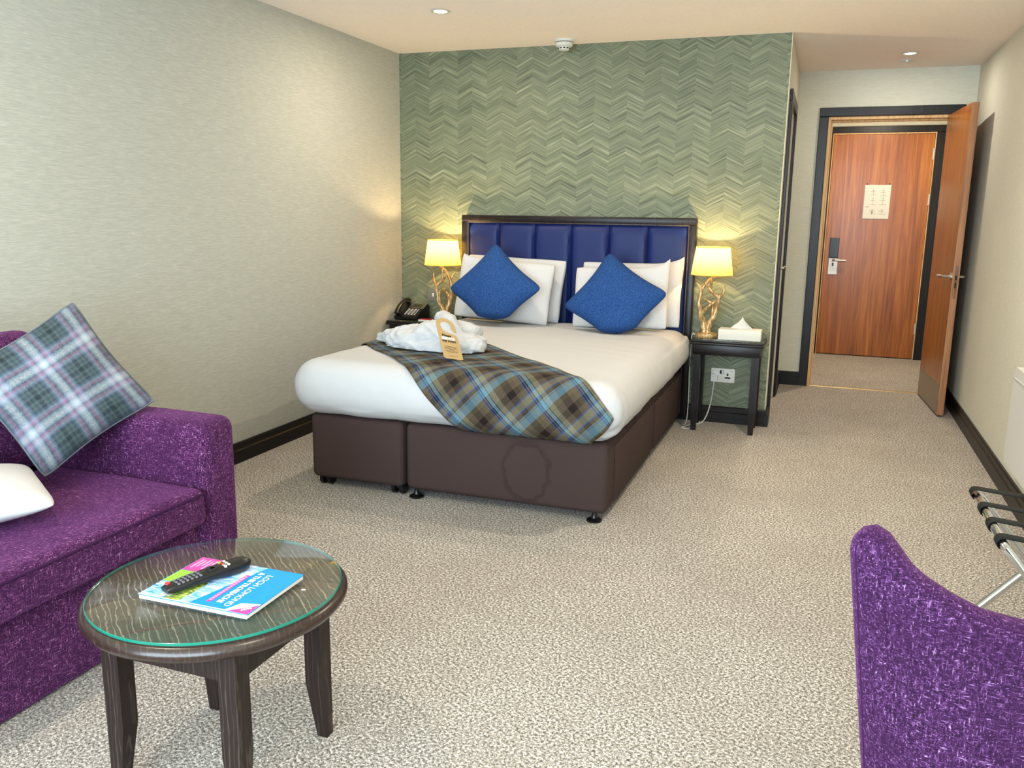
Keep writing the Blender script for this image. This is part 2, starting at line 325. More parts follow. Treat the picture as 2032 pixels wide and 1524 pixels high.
def hexa(bm, lo, hi):
    """frustum from two rectangles (x0,y0,x1,y1,z)."""
    v = []
    for r in (lo, hi):
        for x, y in ((r[0], r[1]), (r[2], r[1]), (r[2], r[3]), (r[0], r[3])): v.append(bm.verts.new((x, y, r[4])))
    bm.faces.new(v[3::-1]); bm.faces.new(v[4:])
    for i in range(4): bm.faces.new((v[i], v[(i+1) % 4], v[4+(i+1) % 4], v[4+i]))
    return bm
def text_mesh(body, size, o, ux, uy, lift=0.0006, bold=0.0, align='LEFT', spacing=1.0, line=1.0):
    cu = bpy.data.curves.new('t', 'FONT'); cu.body = body; cu.size = size; cu.extrude = 0.0001; cu.offset = bold; cu.align_x = align; cu.space_character = spacing; cu.space_line = line; cu.resolution_u = 3
    t = bpy.data.objects.new('t', cu); C.objects.link(t); dg = bpy.context.evaluated_depsgraph_get(); me = bpy.data.meshes.new_from_object(t.evaluated_get(dg)); bpy.data.objects.remove(t); me.materials.clear()
    ux, uy = V(ux).normalized(), V(uy).normalized(); nz = ux.cross(uy); M = Matrix((ux, uy, nz)).transposed().to_4x4(); M.translation = V(o)+nz*lift; me.transform(M); return me
def struct(name, bm, mat, parent=None, **k): return obj(name, bm, mat, parent, kind='structure', smooth=None, **k)
def children(o): return [c for c in bpy.data.objects if c.parent == o]
def dup(root, loc, label, rotz=0.0):
    r = root.copy(); C.objects.link(r); r.location = loc; r.rotation_euler.z = rotz; r['label'] = label
    for ch in children(root):
        c = ch.copy(); C.objects.link(c); c.parent = r
        for g in children(ch):
            d = g.copy(); C.objects.link(d); d.parent = c
    return r

# ------------------------------------------------------------------ the room
struct('floor', bx((XL-0.15, YF-0.15, -0.1), (XR+0.25, D3+0.2, 0)), M_carpet)
struct('ceiling', bx((XL-0.15, YF-0.15, H), (XR+0.25, D3+0.2, H+0.1)), M_ceil)
struct('wall_left', bx((XL-0.12, YF-0.12, 0), (XL, D+0.12, H)), M_wall)
struct('wall_right', bx((XR, YF-0.12, 0), (XR+0.12, D2+0.05, H)), M_wall_r)
struct('wall_back', bx((XL, D, 0), (XC-0.004, D+0.11, H)), M_chev)
cb = bx((XC-0.004, D-0.001, 0.105), (XC, D+0.02, H)); struct('trim_1', cb, M_cream)
hb = bmesh.new(); bath = (5.69, 6.43, 2.0)
box(hb, (XC-0.11, D+0.02, 0), (XC-0.0005, bath[0], H)); box(hb, (XC-0.11, bath[1], 0), (XC-0.0005, D2, H)); box(hb, (XC-0.11, bath[0], bath[2]), (XC-0.0005, bath[1], H)); struct('wall_hall_side', hb, M_wall_r)
OP = (-0.039, 0.80, 2.034)
hb = bmesh.new(); box(hb, (XC-0.1, D2, 0), (OP[0], D2+0.11, H)); box(hb, (OP[1], D2, 0), (XR+0.2, D2+0.11, H)); box(hb, (OP[0], D2, OP[2]), (OP[1], D2+0.11, H)); struct('wall_hall', hb, M_wall_r)
struct('wall_lobby_left', bx((-0.32, D2+0.11, 0), (-0.2, D3, H)), M_wall_r); struct('wall_lobby_right', bx((1.02, D2+0.11, 0), (1.14, D3, H)), M_wall_r)
DO = (0.012, 0.864, 2.052)
hb = bmesh.new(); box(hb, (-0.32, D3, 0), (DO[0], D3+0.12, H)); box(hb, (DO[1], D3, 0), (1.14, D3+0.12, H)); box(hb, (DO[0], D3, DO[2]), (DO[1], D3+0.12, H)); box(hb, (-0.32, D3+0.121, 0), (1.14, D3+0.16, H)); struct('wall_lobby_back_and_light_block', hb, M_wall_r)  # last box is an added backing that blocks sky light through the door gaps
fb = bmesh.new(); a0, a1, z0, z1 = WIN
box(fb, (XL-0.1, YF-0.12, 0), (a0, YF, H)); box(fb, (a1, YF-0.12, 0), (XR+0.1, YF, H)); box(fb, (a0, YF-0.12, 0), (a1, YF, z0)); box(fb, (a0, YF-0.12, z1), (a1, YF, H)); struct('wall_front', fb, M_wall)
wf = bmesh.new()
for p, q in (((a0, z0), (a1, z0+0.06)), ((a0, z1-0.06), (a1, z1)), ((a0, z0), (a0+0.06, z1)), ((a1-0.06, z0), (a1, z1)), (((a0+a1)/2-0.04, z0), ((a0+a1)/2+0.04, z1))): box(wf, (p[0], YF-0.10, p[1]), (q[0], YF-0.04, q[1]))
win = struct('window_1', wf, M_white)
for i in range(2):
    c0 = a0+0.06 if i == 0 else (a0+a1)/2+0.04; struct('pane', bx((c0, YF-0.074, z0+0.06), ((a0+a1)/2-0.04 if i == 0 else a1-0.06, YF-0.068, z1-0.06)), M_pane, win)
struct('window_sill', bx((a0-0.05, YF-0.04, z0-0.03), (a1+0.05, YF+0.10, z0), 0.006), M_white, win)

def skirting(name, p, q, n, mat=M_skirt):
    """two-step moulding from p to q, n = direction into the room"""
    p, q, n = V(p), V(q), V(n); u = (q-p); L = u.length; u.normalize(); z = V((0, 0, 1)); prof = [(0, 0), (0.021, 0), (0.021, 0.066), (0.015, 0.072), (0.015, 0.098), (0.010, 0.106), (0, 0.106)]
    bm = bmesh.new(); A = [bm.verts.new(p+n*a+z*b) for a, b in prof]; B = [bm.verts.new(q+n*a+z*b) for a, b in prof]; k = len(prof)
    for i in range(k): bm.faces.new((A[i], A[(i+1) % k], B[(i+1) % k], B[i]))
    bm.faces.new(A[::-1]); bm.faces.new(B); bmesh.ops.recalc_face_normals(bm, faces=bm.faces); return struct(name, bm, mat)
skirting('baseboard_left', (XL, YF, 0), (XL, D, 0), (1, 0, 0)); skirting('baseboard_right', (XR, YF, 0), (XR, D2, 0), (-1, 0, 0))
skirting('baseboard_back', (XL, D, 0), (XC+0.0, D, 0), (0, -1, 0), M_wenge_x); skirting('baseboard_corner', (XC, D-0.021, 0), (XC, 5.62, 0), (1, 0, 0))
skirting('baseboard_hall', (XC, D2, 0), (-0.10, D2, 0), (0, -1, 0)); skirting('baseboard_hall_side', (XC, 6.50, 0), (XC, D2, 0), (1, 0, 0))
skirting('baseboard_lobby', (1.02, D2+0.11, 0), (1.02, D3, 0), (-1, 0, 0))

# door casings (architraves)
ar = bmesh.new()
for p, q in (((-0.104, 0), (-0.039, 2.034)), ((OP[1], 0), (0.866, 2.034)), ((-0.104, 2.034), (0.866, 2.099))): box(ar, (p[0], D2-0.02, p[1]), (q[0], D2+0.001, q[1]), 0.004)
struct('trim_2', ar, M_wenge)
ol = bmesh.new()
for p, q in (((-0.039, 0), (-0.018, 2.012)), ((0.779, 0), (0.80, 2.012)), ((-0.039, 2.012), (0.80, 2.034))): box(ol, (p[0], D2-0.006, p[1]), (q[0], D2+0.12, q[1]), 0.002)
for p, q in (((-0.018, 0), (-0.006, 1.998)), ((0.767, 0), (0.779, 1.998)), ((-0.018, 1.998), (0.779, 2.012))): box(ol, (p[0], D2+0.045, p[1]), (q[0], D2+0.085, q[1]), 0.002)
struct('trim_3', ol, M_oak)
ar = bmesh.new()
for p, q in (((-0.06, 0), (0.005, 2.060)), ((0.871, 0), (0.948, 2.060)), ((-0.06, 2.060), (0.948, 2.122))): box(ar, (p[0], D3-0.024, p[1]), (q[0], D3+0.001, q[1]), 0.004)
struct('trim_4', ar, M_wenge)
ol = bmesh.new()
for p, q in (((0.004, 0), (0.013, 2.050)), ((0.863, 0), (0.872, 2.050)), ((0.004, 2.050), (0.872, 2.061))): box(ol, (p[0], D3-0.022, p[1]), (q[0], D3+0.06, q[1]))
struct('trim_5', ol, M_oak)
ar = bmesh.new()
for p, q in (((5.62, 0), (5.692, 1.998)), ((6.428, 0), (6.50, 1.998)), ((5.62, 1.998), (6.50, 2.066))): box(ar, (XC-0.001, p[0], p[1]), (XC+0.019, q[0], q[1]), 0.003)
struct('trim_6', ar, M_wenge)
struct('trim_7', bx((OP[0]+0.02, D2+0.0, 0), (OP[1]-0.02, D2+0.026, 0.005), 0.002), M_gold)          # threshold strip

# entrance door
d1 = struct('door_1', bx((DO[0]+0.003, D3-0.012, 0.008), (DO[1]-0.003, D3+0.035, DO[2]-0.003), 0.002), M_walnut)
struct('lock_cover', bx((0.055, D3-0.034, 0.925), (0.137, D3-0.0125, 1.112), 0.004), M_black, d1)
lp = struct('lock_plate', bx((0.056, D3-0.022, 0.768), (0.138, D3-0.0125, 0.924), 0.003), M_satin, d1)
struct('keyhole', bx((0.088, D3-0.0235, 0.848), (0.104, D3-0.0215, 0.878)), M_black, lp)
struct('lever_handle', tube([(0.095, D3-0.022, 0.905), (0.095, D3-0.062, 0.905), (0.112, D3-0.068, 0.905), (0.21, D3-0.068, 0.903)], 0.0105, n=12), M_steel, d1)
for z in (1.87, 1.47, 0.29): struct('hinge', tube([(0.862, D3-0.020, z-0.05), (0.862, D3-0.020, z+0.05)], 0.0075, n=10), M_satin, d1)
nb = struct('fire_notice', bx((0.318, D3-0.019, 1.294), (0.54, D3-0.0125, 1.600), 0.001), M_paper, d1, label='white framed safety notice with faint diagrams')
for i, (x, z, ww, h, mt) in enumerate([(0.37, 1.51, .05, .05, M_inkg), (0.452, 1.50, .06, .06, M_inkg), (0.37, 1.42, .055, .07, M_inkg), (0.452, 1.42, .06, .07, M_inkg), (0.37, 1.335, .06, .05, M_inkg), (0.452, 1.335, .06, .05, M_inkg)]):
    bm = bmesh.new(); t = 0.0022; y0, y1 = D3-0.0198, D3-0.0188
    box(bm, (x, y0, z), (x+ww, y1, z+t)); box(bm, (x, y0, z+h*0.55), (x+ww*0.8, y1, z+h*0.55+t)); box(bm, (x+ww*0.45, y0, z), (x+ww*0.45+t, y1, z+h)); box(bm, (x+ww*0.2, y0, z+h*0.8), (x+ww*0.6, y1, z+h*0.8+t))
    if i == 4: box(bm, (x+0.02, y0-0.0003, z), (x+0.031, y1, z+0.03))
    struct('printed_diagram', bm, mt, nb)
struct('printed_heading', bx((0.335, D3-0.0198, 1.398), (0.366, D3-0.0188, 1.401)), M_ink, nb)
for x in (0.335, 0.523): struct('screw', lathe([(0.007, 0), (0.005, 0.004)], (0, 0, 0), 12), M_black, d1); s = bpy.data.objects[-1] if False else None
for o in [c for c in children(d1) if c.name.startswith('screw')]: pass
sx = [c for c in children(d1) if c.name.startswith('screw')]
for c, x in zip(sx, (0.335, 0.523)): c.rotation_euler.x = PI/2; c.location = (x, D3-0.0125, 1.608)

# open door leaf between room and lobby
hx, hy = V((0.757, 6.962, 0)), None
u = V((0.050, -0.755, 0)); L2 = u.length; u.normalize(); nx = V((-u.y, u.x, 0)); nx = nx if nx.x > 0 else -nx; zz = V((0, 0, 1))
def dl(a, b, c): return hx+u*a+nx*b+zz*c
def dbox(bm, a, b):
    r = bmesh.ops.create_cube(bm, size=1)['verts']
    for v in r:
        t = [a[i]+(b[i]-a[i])*(v.co[i]+0.5) for i in range(3)]; v.co = dl(*t)
    return bm
bm = bmesh.new(); dbox(bm, (0, 0, 0.012), (L2-0.004, 0.04, 2.026)); bmesh.ops.recalc_face_normals(bm, faces=bm.faces); d2 = struct('door_2', bm, M_walnut)
bm = bmesh.new(); dbox(bm, (L2-0.004, 0, 0.012), (L2, 0.04, 2.026)); bmesh.ops.recalc_face_normals(bm, faces=bm.faces); struct('lipping', bm, M_walnut_edge, d2)
bm = bmesh.new(); dbox(bm, (0.02, -0.0015, 0.015), (L2-0.006, 0, 0.21)); bmesh.ops.recalc_face_normals(bm, faces=bm.faces); struct('kick_plate', bm, M_kick, d2)
ol_ = rrect(-0.0115, 0.772, 0.0115, 0.992, 0.0112); ep = struct('edge_plate', prism(ol_, dl(L2, 0.02, 0.02), nx, zz, -0.0016), M_satin, d2)
bmesh_fix = lambda bm: (bmesh.ops.recalc_face_normals(bm, faces=bm.faces), bm)[1]
for z0_, z1_ in ((0.895, 0.925), (0.845, 0.880)):
    bm = bmesh.new(); dbox(bm, (L2+0.0012, 0.0155, z0_+0.02), (L2+0.0022, 0.0245, z1_+0.02)); struct('latch_hole', bmesh_fix(bm), M_blackm, ep)
struct('lever_handle', bmesh_fix(tube([dl(L2-0.06, 0, 0.935), dl(L2-0.06, -0.052, 0.935), dl(L2-0.075, -0.060, 0.935), dl(L2-0.17, -0.060, 0.933)], 0.009, n=12)), M_steel, d2)
struct('lever_handle', bmesh_fix(tube([dl(L2-0.06, 0.04, 0.935), dl(L2-0.06, 0.075, 0.935), dl(L2-0.075, 0.078, 0.935), dl(L2-0.17, 0.078, 0.933)], 0.009, n=12)), M_steel, d2)
struct('rose', bmesh_fix(tube([dl(L2-0.06, 0, 0.935), dl(L2-0.06, -0.008, 0.935)], 0.025, n=20)), M_steel, d2)
# bathroom door
d3 = struct('door_3', bx((XC-0.05, bath[0]+0.003, 0.008), (XC-0.012, bath[1]-0.003, bath[2]-0.003), 0.002), M_walnut)
struct('lever_handle', tube([(XC-0.012, 5.75, 0.985), (XC+0.035, 5.75, 0.985), (XC+0.04, 5.77, 0.985), (XC+0.04, 5.86, 0.985)], 0.009, n=10), M_steel, d3)

# ------------------------------------------------------------------ ceiling fittings
def downlight(x, y, watts, label, col=None):
    t = thing('downlight', label, 'ceiling light', (x, y, H), 'recessed ceiling downlights')
    obj('ring', lathe([(0.050, 0.0), (0.054, -0.003), (0.050, -0.006), (0.040, -0.006), (0.034, -0.001), (0.034, 0.0)], (x, y, H), 32), M_white, t)
    obj('lamp_face', lathe([(0.0335, -0.0008), (0.030, -0.0032), (0.012, -0.0038)], (x, y, H), 24), M_spot, t)
    light('downlight_glow', 'AREA', (x, y, H-0.012), watts, col or WARM, shape='DISK', size=0.06); return t
downlight(-2.017, 4.40, DOWN_W, 'lit recessed ceiling downlight above the head of the bed, near the left wall')
downlight(0.428, 6.351, HALL_W, 'lit recessed ceiling downlight in front of the doorway', (1.0, 0.93, 0.82))
downlight(-2.0, 1.3, DOWN_W, 'assumed recessed ceiling downlight, out of view above the purple sofa')  # unseen lamp, assumed and added for room light
downlight(0.0, 1.0, DOWN_W, 'assumed recessed ceiling downlight, out of view above the desk chair')  # assumed lamp outside the view, put in for room light
downlight(0.15, 3.9, DOWN_W*1.7, 'unseen ceiling downlight added above the luggage rack and heater to brighten the back right')  # unseen lamp, added and boosted to lift the dim back-right area
downlight(0.42, 7.8, LOBBY_W, 'lit recessed ceiling downlight in the lobby behind the doorway')
t = thing('emergency_light', 'small round emergency light with a green indicator beside the doorway downlight', 'ceiling light', (0.428, 6.63, H))
obj('ring', lathe([(0.046, 0.0), (0.048, -0.004), (0.040, -0.007), (0.016, -0.008)], (0.428, 6.63, H), 28), M_white, t); obj('indicator', lathe([(0.006, -0.0079), (0.005, -0.0105)], (0.43, 6.605, H), 12), M_led, t)
sm = (-1.606, 5.33, H); t = thing('smoke_detector', 'white domed smoke detector on the ceiling above the headboard', 'smoke detector', sm)
obj('base', lathe([(0.062, 0), (0.062, -0.010), (0.056, -0.014)], sm, 36), M_white, t); obj('gap_ring', lathe([(0.050, -0.0138), (0.050, -0.018)], sm, 36), M_blackm, t)
obj('housing', lathe([(0.053, -0.0175), (0.054, -0.036), (0.046, -0.041), (0.036, -0.043), (0.033, -0.058), (0.022, -0.063)], sm, 36), M_white, t)
for k in range(10):
    a = 2*PI*k/10; c = V((sm[0]+0.0348*math.cos(a), sm[1]+0.0348*math.sin(a), sm[2]-0.050)); ta = V((-math.sin(a), math.cos(a), 0)); rd = V((math.cos(a), math.sin(a), 0))
    obj('vent', prism(rrect(-0.007, -0.0035, 0.007, 0.0035, 0.002, 2), c-rd*0.004, ta, V((0, 0, 1)), 0.005), M_blackm, t)

# ------------------------------------------------------------------ electrical plates on the feature wall
def plate(name, x0, x1, z0, z1, mat, label, cat):
    t = thing(name, label, cat, ((x0+x1)/2, D, z0)); obj('plate', prism(rrect(x0, z0, x1, z1, 0.005), (0, D, 0), (1, 0, 0), (0, 0, 1), 0.008), mat, t); return t
t = plate('light_switch', -2.615, -2.525, 0.688, 0.772, M_steel, 'square grey metal light switch on the wall behind the lamp left of the bed', 'switch')
obj('surround', bx((-2.580, D-0.0095, 0.712), (-2.560, D-0.0075, 0.748), 0.001), M_black, t); obj('rocker', bx((-2.577, D-0.0125, 0.715), (-2.563, D-0.0085, 0.744), 0.001), M_white, t)
t = plate('double_socket', -0.612, -0.465, 0.264, 0.353, M_steel, 'double metal power socket low on the chevron wall under the bedside table', 'socket')
obj('surround', bx((-0.558, D-0.0095, 0.318), (-0.533, D-0.0075, 0.342), 0.001), M_black, t); obj('rocker', bx((-0.546, D-0.0125, 0.320), (-0.535, D-0.0085, 0.340), 0.001), M_white, t)
obj('rocker', bx((-0.492, D-0.0125, 0.332), (-0.480, D-0.0085, 0.344), 0.001), M_white, t)
obj('earth_slot', prism(rrect(-0.514, 0.306, -0.503, 0.324, 0.004), (0, D-0.0082, 0), (1, 0, 0), (0, 0, 1), 0.0012), M_black, t)
obj('pin_slot', prism(rrect(-0.526, 0.289, -0.490, 0.300, 0.005), (0, D-0.0082, 0), (1, 0, 0), (0, 0, 1), 0.0012), M_black, t)
t = thing('plug_and_cable', 'white three-pin plug and its trailing white flex in the socket under the bedside table', 'cable', (-0.588, 5.44, 0))
obj('plug', prism(rrect(-0.608, 0.270, -0.568, 0.318, 0.013), (0, D-0.0085, 0), (1, 0, 0), (0, 0, 1), 0.030), M_white, t)
obj('flex', tube([(-0.588, 5.452, 0.275), (-0.590, 5.45, 0.24), (-0.600, 5.452, 0.14), (-0.622, 5.445, 0.045), (-0.648, 5.40, 0.004), (-0.70, 5.33, 0.004), (-0.745, 5.22, 0.004), (-0.70, 5.225, 0.004), (-0.67, 5.30, 0.004), (-0.66, 5.40, 0.006), (-0.67, 5.43, 0.05)], 0.0035, smooth=6, n=8), M_white, t)

# ------------------------------------------------------------------ headboard
t = thing('headboard', 'tall navy leatherette headboard with vertical padded channels in a dark wood frame', 'headboard', (-1.535, 5.44, 0))
hx0, hx1, hz = -2.325, -0.748, 1.290; y0 = 5.405
obj('frame', box(box(box(bmesh.new(), (hx0, y0, 0.02), (hx0+0.042, D-0.004, hz-0.042), 0.006), (hx1-0.042, y0, 0.02), (hx1, D-0.004, hz-0.042), 0.006), (hx0, y0, hz-0.042), (hx1, D-0.004, hz), 0.006), M_wenge, t)
fr_ = children(t)[0]; bd = bmesh.new()
for p, q in (((hx0+0.040, 0.05), (hx0+0.050, hz-0.040)), ((hx1-0.050, 0.05), (hx1-0.040, hz-0.040)), ((hx0+0.040, hz-0.050), (hx1-0.040, hz-0.040))): box(bd, (p[0], y0+0.004, p[1]), (q[0], y0+0.03, q[1]), 0.003)
obj('frame_bead', bd, mat_wood('bead_painted_sheen', [(0.34, (40, 34, 32)), (0.5, (62, 54, 50)), (0.68, (84, 76, 70))], 2, (60, 60, 2.0), 0.35), fr_)  # the bevel's grey sheen is put into the bead's wood colour
obj('backing', bx((hx0+0.04, y0+0.04, 0.06), (hx1-0.04, D-0.006, hz-0.04)), M_blackm, t)
xs = [hx0+0.043, -2.060, -1.806, -1.556, -1.304, -1.053, hx1-0.043]
for i in range(6):
    x0, x1 = xs[i], xs[i+1]; zb, zt = 0.10, hz-0.044; nu, nv = 14, 30; vs = []; fs = []
    for j in range(nv+1):
        for k in range(nu+1):
            p, q = k/nu, j/nv; e = (1-abs(2*p-1)**10)**0.7 * (1-max(0, (q-0.90)/0.10)**3)**0.5
            x = x0+0.0015+(x1-x0-0.003)*p; vs.append((x, y0+0.032-0.026*e+0.0015*noise.noise((x*6, q*9, i)), zb+(zt-zb)*q))
    for j in range(nv):
        for k in range(nu): a = j*(nu+1)+k; fs.append((a, a+1, a+nu+2, a+nu+1))
    data('padded_panel', vs, fs, M_vinyl, t)

# ------------------------------------------------------------------ bed
bed = thing('divan_bed', 'brown cloth divan bed base in two sections on short feet', 'bed', (-1.52, 4.4, 0))
def divan(x0, x1):
    bm = bx((x0, 3.392, 0.042), (x1, 5.37, 0.360), 0.03, 4)
    return obj('divan_base', bm, M_divan, bed)
dA = divan(-2.25, -1.757); dB = divan(-1.742, -0.786)
for x in (-2.19, -1.80):
    c = obj('castor', bx((x-0.012, 3.43, 0.028), (x+0.012, 3.47, 0.045), 0.002), M_black, dA); obj('wheel', tube([(x-0.03, 3.445, 0.028), (x-0.012, 3.445, 0.028)], 0.0275, n=20), M_black, dA); obj('wheel', tube([(x+0.012, 3.445, 0.028), (x+0.03, 3.445, 0.028)], 0.0275, n=20), M_black, dA)
for x, y in ((-1.70, 3.425), (-0.845, 3.43), (-0.86, 5.2), (-1.7, 5.2)): obj('glide_foot', lathe([(0.034, 0.0), (0.034, 0.006), (0.016, 0.016), (0.011, 0.030), (0.011, 0.046)], (x, y, 0), 24), M_black, dB)
obj('drawer_front', bx((-0.787, 3.52, 0.065), (-0.779, 4.35, 0.325), 0.004), M_divan, dB); obj('drawer_front', bx((-0.787, 4.45, 0.065), (-0.779, 5.25, 0.325), 0.004), M_divan, dB)
obj('zip_link', bx((-1.79, 3.42, 0.3605), (-1.71, 3.46, 0.366), 0.001), M_steel, dB)

MX0, MX1, MY0, MY1, MZ0, MZ1, MR = -2.325, -0.725, 3.315, 5.385, 0.362, 0.622, 0.122
def onmat(p, off=0.0):
    """nearest point on the rounded mattress, pushed out by off"""
    q = V((min(max(p[0], MX0+MR), MX1-MR), min(max(p[1], MY0+MR), MY1-MR), min(max(p[2], MZ0+MR), MZ1-MR))); d = V(p)-q
    if d.length < 1e-6: d = V((0, 0, 1))
    d.normalize(); return q+d*(MR+off), d
def mattress():
    bm = bmesh.new(); nx_, ny_, nz_ = 70, 90, 18; bmesh.ops.create_cube(bm, size=1)
    vs, fs, idx = [], [], {}
    def vid(i, j, k):
        key = (i, j, k)
        if key not in idx:
            def sp(a, n): return 0.5-0.5*math.cos(PI*a/n) if False else a/n
            p = (MX0+(MX1-MX0)*i/nx_, MY0+(MY1-MY0)*j/ny_, MZ0+(MZ1-MZ0)*k/nz_); s, d = onmat(p)
            x, y, z = s; g = noise.noise((x*2.2, y*2.2, z*2)); f = 0.006*g
            if d.z < 0.6:
                f += 0.004*noise.noise((x*16+z*7, y*16+z*5, z*3))*(1-abs(d.z)) + 0.005*max(0, noise.noise((x*9, y*9, 3)))*(1-abs(d.z))
                cr = math.exp(-(((x-MX1)**2+(y-MY0)**2)/0.05)); f += 0.010*cr*math.sin(((x-y)*95)+z*20)*0.5
            else: f += -0.014*max(0, (y-4.2)/1.2)+0.0022*noise.noise((x*4+y*9, y*3-x*2, 7))
            if z < MZ0+0.05: f += 0.008*noise.noise((x*7, y*7, 11))
            q = s+d*f; q.z = max(q.z, 0.3615); idx[key] = len(vs); vs.append(q)
        return idx[key]
    for i in range(nx_):
        for j in range(ny_): fs.append((vid(i, j, nz_), vid(i+1, j, nz_), vid(i+1, j+1, nz_), vid(i, j+1, nz_))); fs.append((vid(i, j, 0), vid(i, j+1, 0), vid(i+1, j+1, 0), vid(i+1, j, 0)))
        for k in range(nz_): fs.append((vid(i, 0, k), vid(i+1, 0, k), vid(i+1, 0, k+1), vid(i, 0, k+1))); fs.append((vid(i, ny_, k), vid(i, ny_, k+1), vid(i+1, ny_, k+1), vid(i+1, ny_, k)))
    for j in range(ny_):
        for k in range(nz_): fs.append((vid(0, j, k), vid(0, j, k+1), vid(0, j+1, k+1), vid(0, j+1, k))); fs.append((vid(nx_, j, k), vid(nx_, j+1, k), vid(nx_, j+1, k+1), vid(nx_, j, k+1)))
    bm.free()
    return data('mattress', vs, fs, M_sheet, None, smooth=80, label='thick mattress wrapped in a plain white fitted sheet on the divan base', cat='mattress')
mattress()

# tartan throw: a strip laid at 45 degrees, folded over the foot of the mattress and tucked in
def throw():
    s2 = math.sqrt(0.5); n0, n1, t0, t1, st = 1.665*s2, 2.50*s2, -4.72, -2.80, 0.012
    yfl, xfl = MY0+MR, MX0+MR; q = MR*PI/2; nn, nt = int((n1-n0)/st), int((t1-t0)/st); vs, uv, bad = [], [], []
    for i in range(nt+1):
        for j in range(nn+1):
            t, n = t0+(t1-t0)*i/nt, n0+(n1-n0)*j/nn
            edge = 0.012*noise.noise((t*4, 0.3 if j < nn/2 else 5.1, 0))*(abs(2*j/nn-1)**2)
            n += edge; x, ys = (t+n)*s2, (n-t)*s2; cut = yfl-q-0.142; bad.append(ys < cut); ys = max(ys, cut); left = x < MX0-0.20; x = max(x, MX0-0.20)
            over = yfl-ys; y, z = ys, MZ1
            if over > 0:
                if over < q: a = over/MR; y, z = yfl-MR*math.sin(a), MZ1-MR+MR*math.cos(a)
                else: y, z = MY0, MZ1-MR-(over-q)
            lo = xfl-x
            if lo > 0:
                if lo < q: a = lo/MR; x, z = xfl-MR*math.sin(a), min(z, MZ1-MR+MR*math.cos(a))
                else: x, z = MX0, min(z, MZ1-MR-(lo-q))
            if z < MZ0+MR and over > q:
                q2 = V((min(max(x, MX0+MR), MX1-MR), yfl, MZ1-MR)); d = V((x-q2.x, y-q2.y, 0)); d = d.normalized() if d.length > 0 else V((0, -1, 0)); s = V((q2.x, q2.y, z))+d*(MR-0.06*max(0, (MZ0+0.07-z)/0.07)**2)
            else: s, d = onmat((x, y, z))
            f = 0.010+0.005*noise.noise((t*7, n*7, 1))+0.006*max(0, noise.noise((t*3.2, n*5, 4)))
            f += 0.012*max(0.0, 1-abs(ys-3.56)/0.10)*max(0, noise.noise((x*5, 0, 2))+0.45)
            vs.append(s+d*f); uv.append((t, n))
    fs = []
    for i in range(nt):
        for j in range(nn):
            a = i*(nn+1)+j; f = (a, a+1, a+nn+2, a+nn+1)
            if not all(bad[k] for k in f): fs.append(f)
    o = data('throw_blanket', vs, fs, M_throw, None, uvs=uv, smooth=80, label='blue, brown and grey tartan wool throw laid diagonally over the foot of the bed', cat='blanket')
    md = o.modifiers.new('thick', 'SOLIDIFY'); md.thickness = 0.005; md.offset = -1
    me = o.data; us = {v for p in me.polygons for v in p.vertices}
    bm = bmesh.new(); bm.from_mesh(me); bmesh.ops.delete(bm, geom=[v for v in bm.verts if not v.link_faces], context='VERTS'); bmesh.ops.recalc_face_normals(bm, faces=bm.faces); bm.to_mesh(me); bm.free()
    if sum(p.normal.z for p in me.polygons) < 0: me.flip_normals()
throw()

# pillows and cushions
def cushion_geo(w, h, t, c, r, u_, seed, pinch=0.10, N_=26, pw=0.5, wr=0.006, corner=0.0, sag=None):
    r, u_ = V(r).normalized(), V(u_); u_ = (u_-r*u_.dot(r)).normalized(); nrm = r.cross(u_); c = V(c); vs, uv, fs = [], [], []; idx = {}; rim = []
    for side in (1, -1):
        for j in range(N_+1):
            for i in range(N_+1):
                p, q = math.sin((2*i/N_-1)*PI/2), math.sin((2*j/N_-1)*PI/2); b = i in (0, N_) or j in (0, N_)
                if side == -1 and b: idx[(side, i, j)] = idx[(1, i, j)]; continue
                x = p*w/2*(1-pinch*(1-q*q)); y = q*h/2*(1-pinch*(1-p*p))
                k = 1-corner*(abs(p)*abs(q))**6; x *= k; y *= k
                e = max(0.0, (1-p*p)*(1-q*q))**pw; th = side*t/2*e
                g = wr*noise.noise((p*2.6+seed, q*2.6, side*1.7+seed)) + wr*0.7*noise.noise((p*6, q*6+seed, side*3.1))
                if sag: dx, dy, dz = sag(p, q); x += dx; y += dy; th += dz
                idx[(side, i, j)] = len(vs); vs.append(c+r*x+u_*y+nrm*(th+g*(0.25+e))); uv.append((p*w/2+seed*0.013, q*h/2))
        for j in range(N_):
            for i in range(N_):
                f = [idx[(side, i, j)], idx[(side, i+1, j)], idx[(side, i+1, j+1)], idx[(side, i, j+1)]]; fs.append(tuple(f if side == 1 else f[::-1]))
    for i in range(N_): rim.append(vs[idx[(1, i, 0)]])
    for i in range(N_): rim.append(vs[idx[(1, N_, i)]])
    for i in range(N_, 0, -1): rim.append(vs[idx[(1, i, N_)]])
    for i in range(N_, 0, -1): rim.append(vs[idx[(1, 0, i)]])
    return vs, fs, uv, rim
def cushion(name, geo, mat, label, cat, pipe=None, group=None, piping_r=0.004):
    vs, fs, uv, rim = geo; o = data(name, vs, fs, mat, None, uvs=uv, smooth=80, label=label, cat=cat, group=group)
    if pipe:
        bm = tube(rim+[rim[0]], piping_r, n=6, caps=False); obj('piping', bm, pipe, o)
    return o
def ear(sx, amt):  # corner flaps of a pillowcase that flare up
    return lambda p, q: (0.0, amt*max(0, q)**3*max(0, p*sx)**5, 0.0)
lean = V((0, 0.28, 0.96))
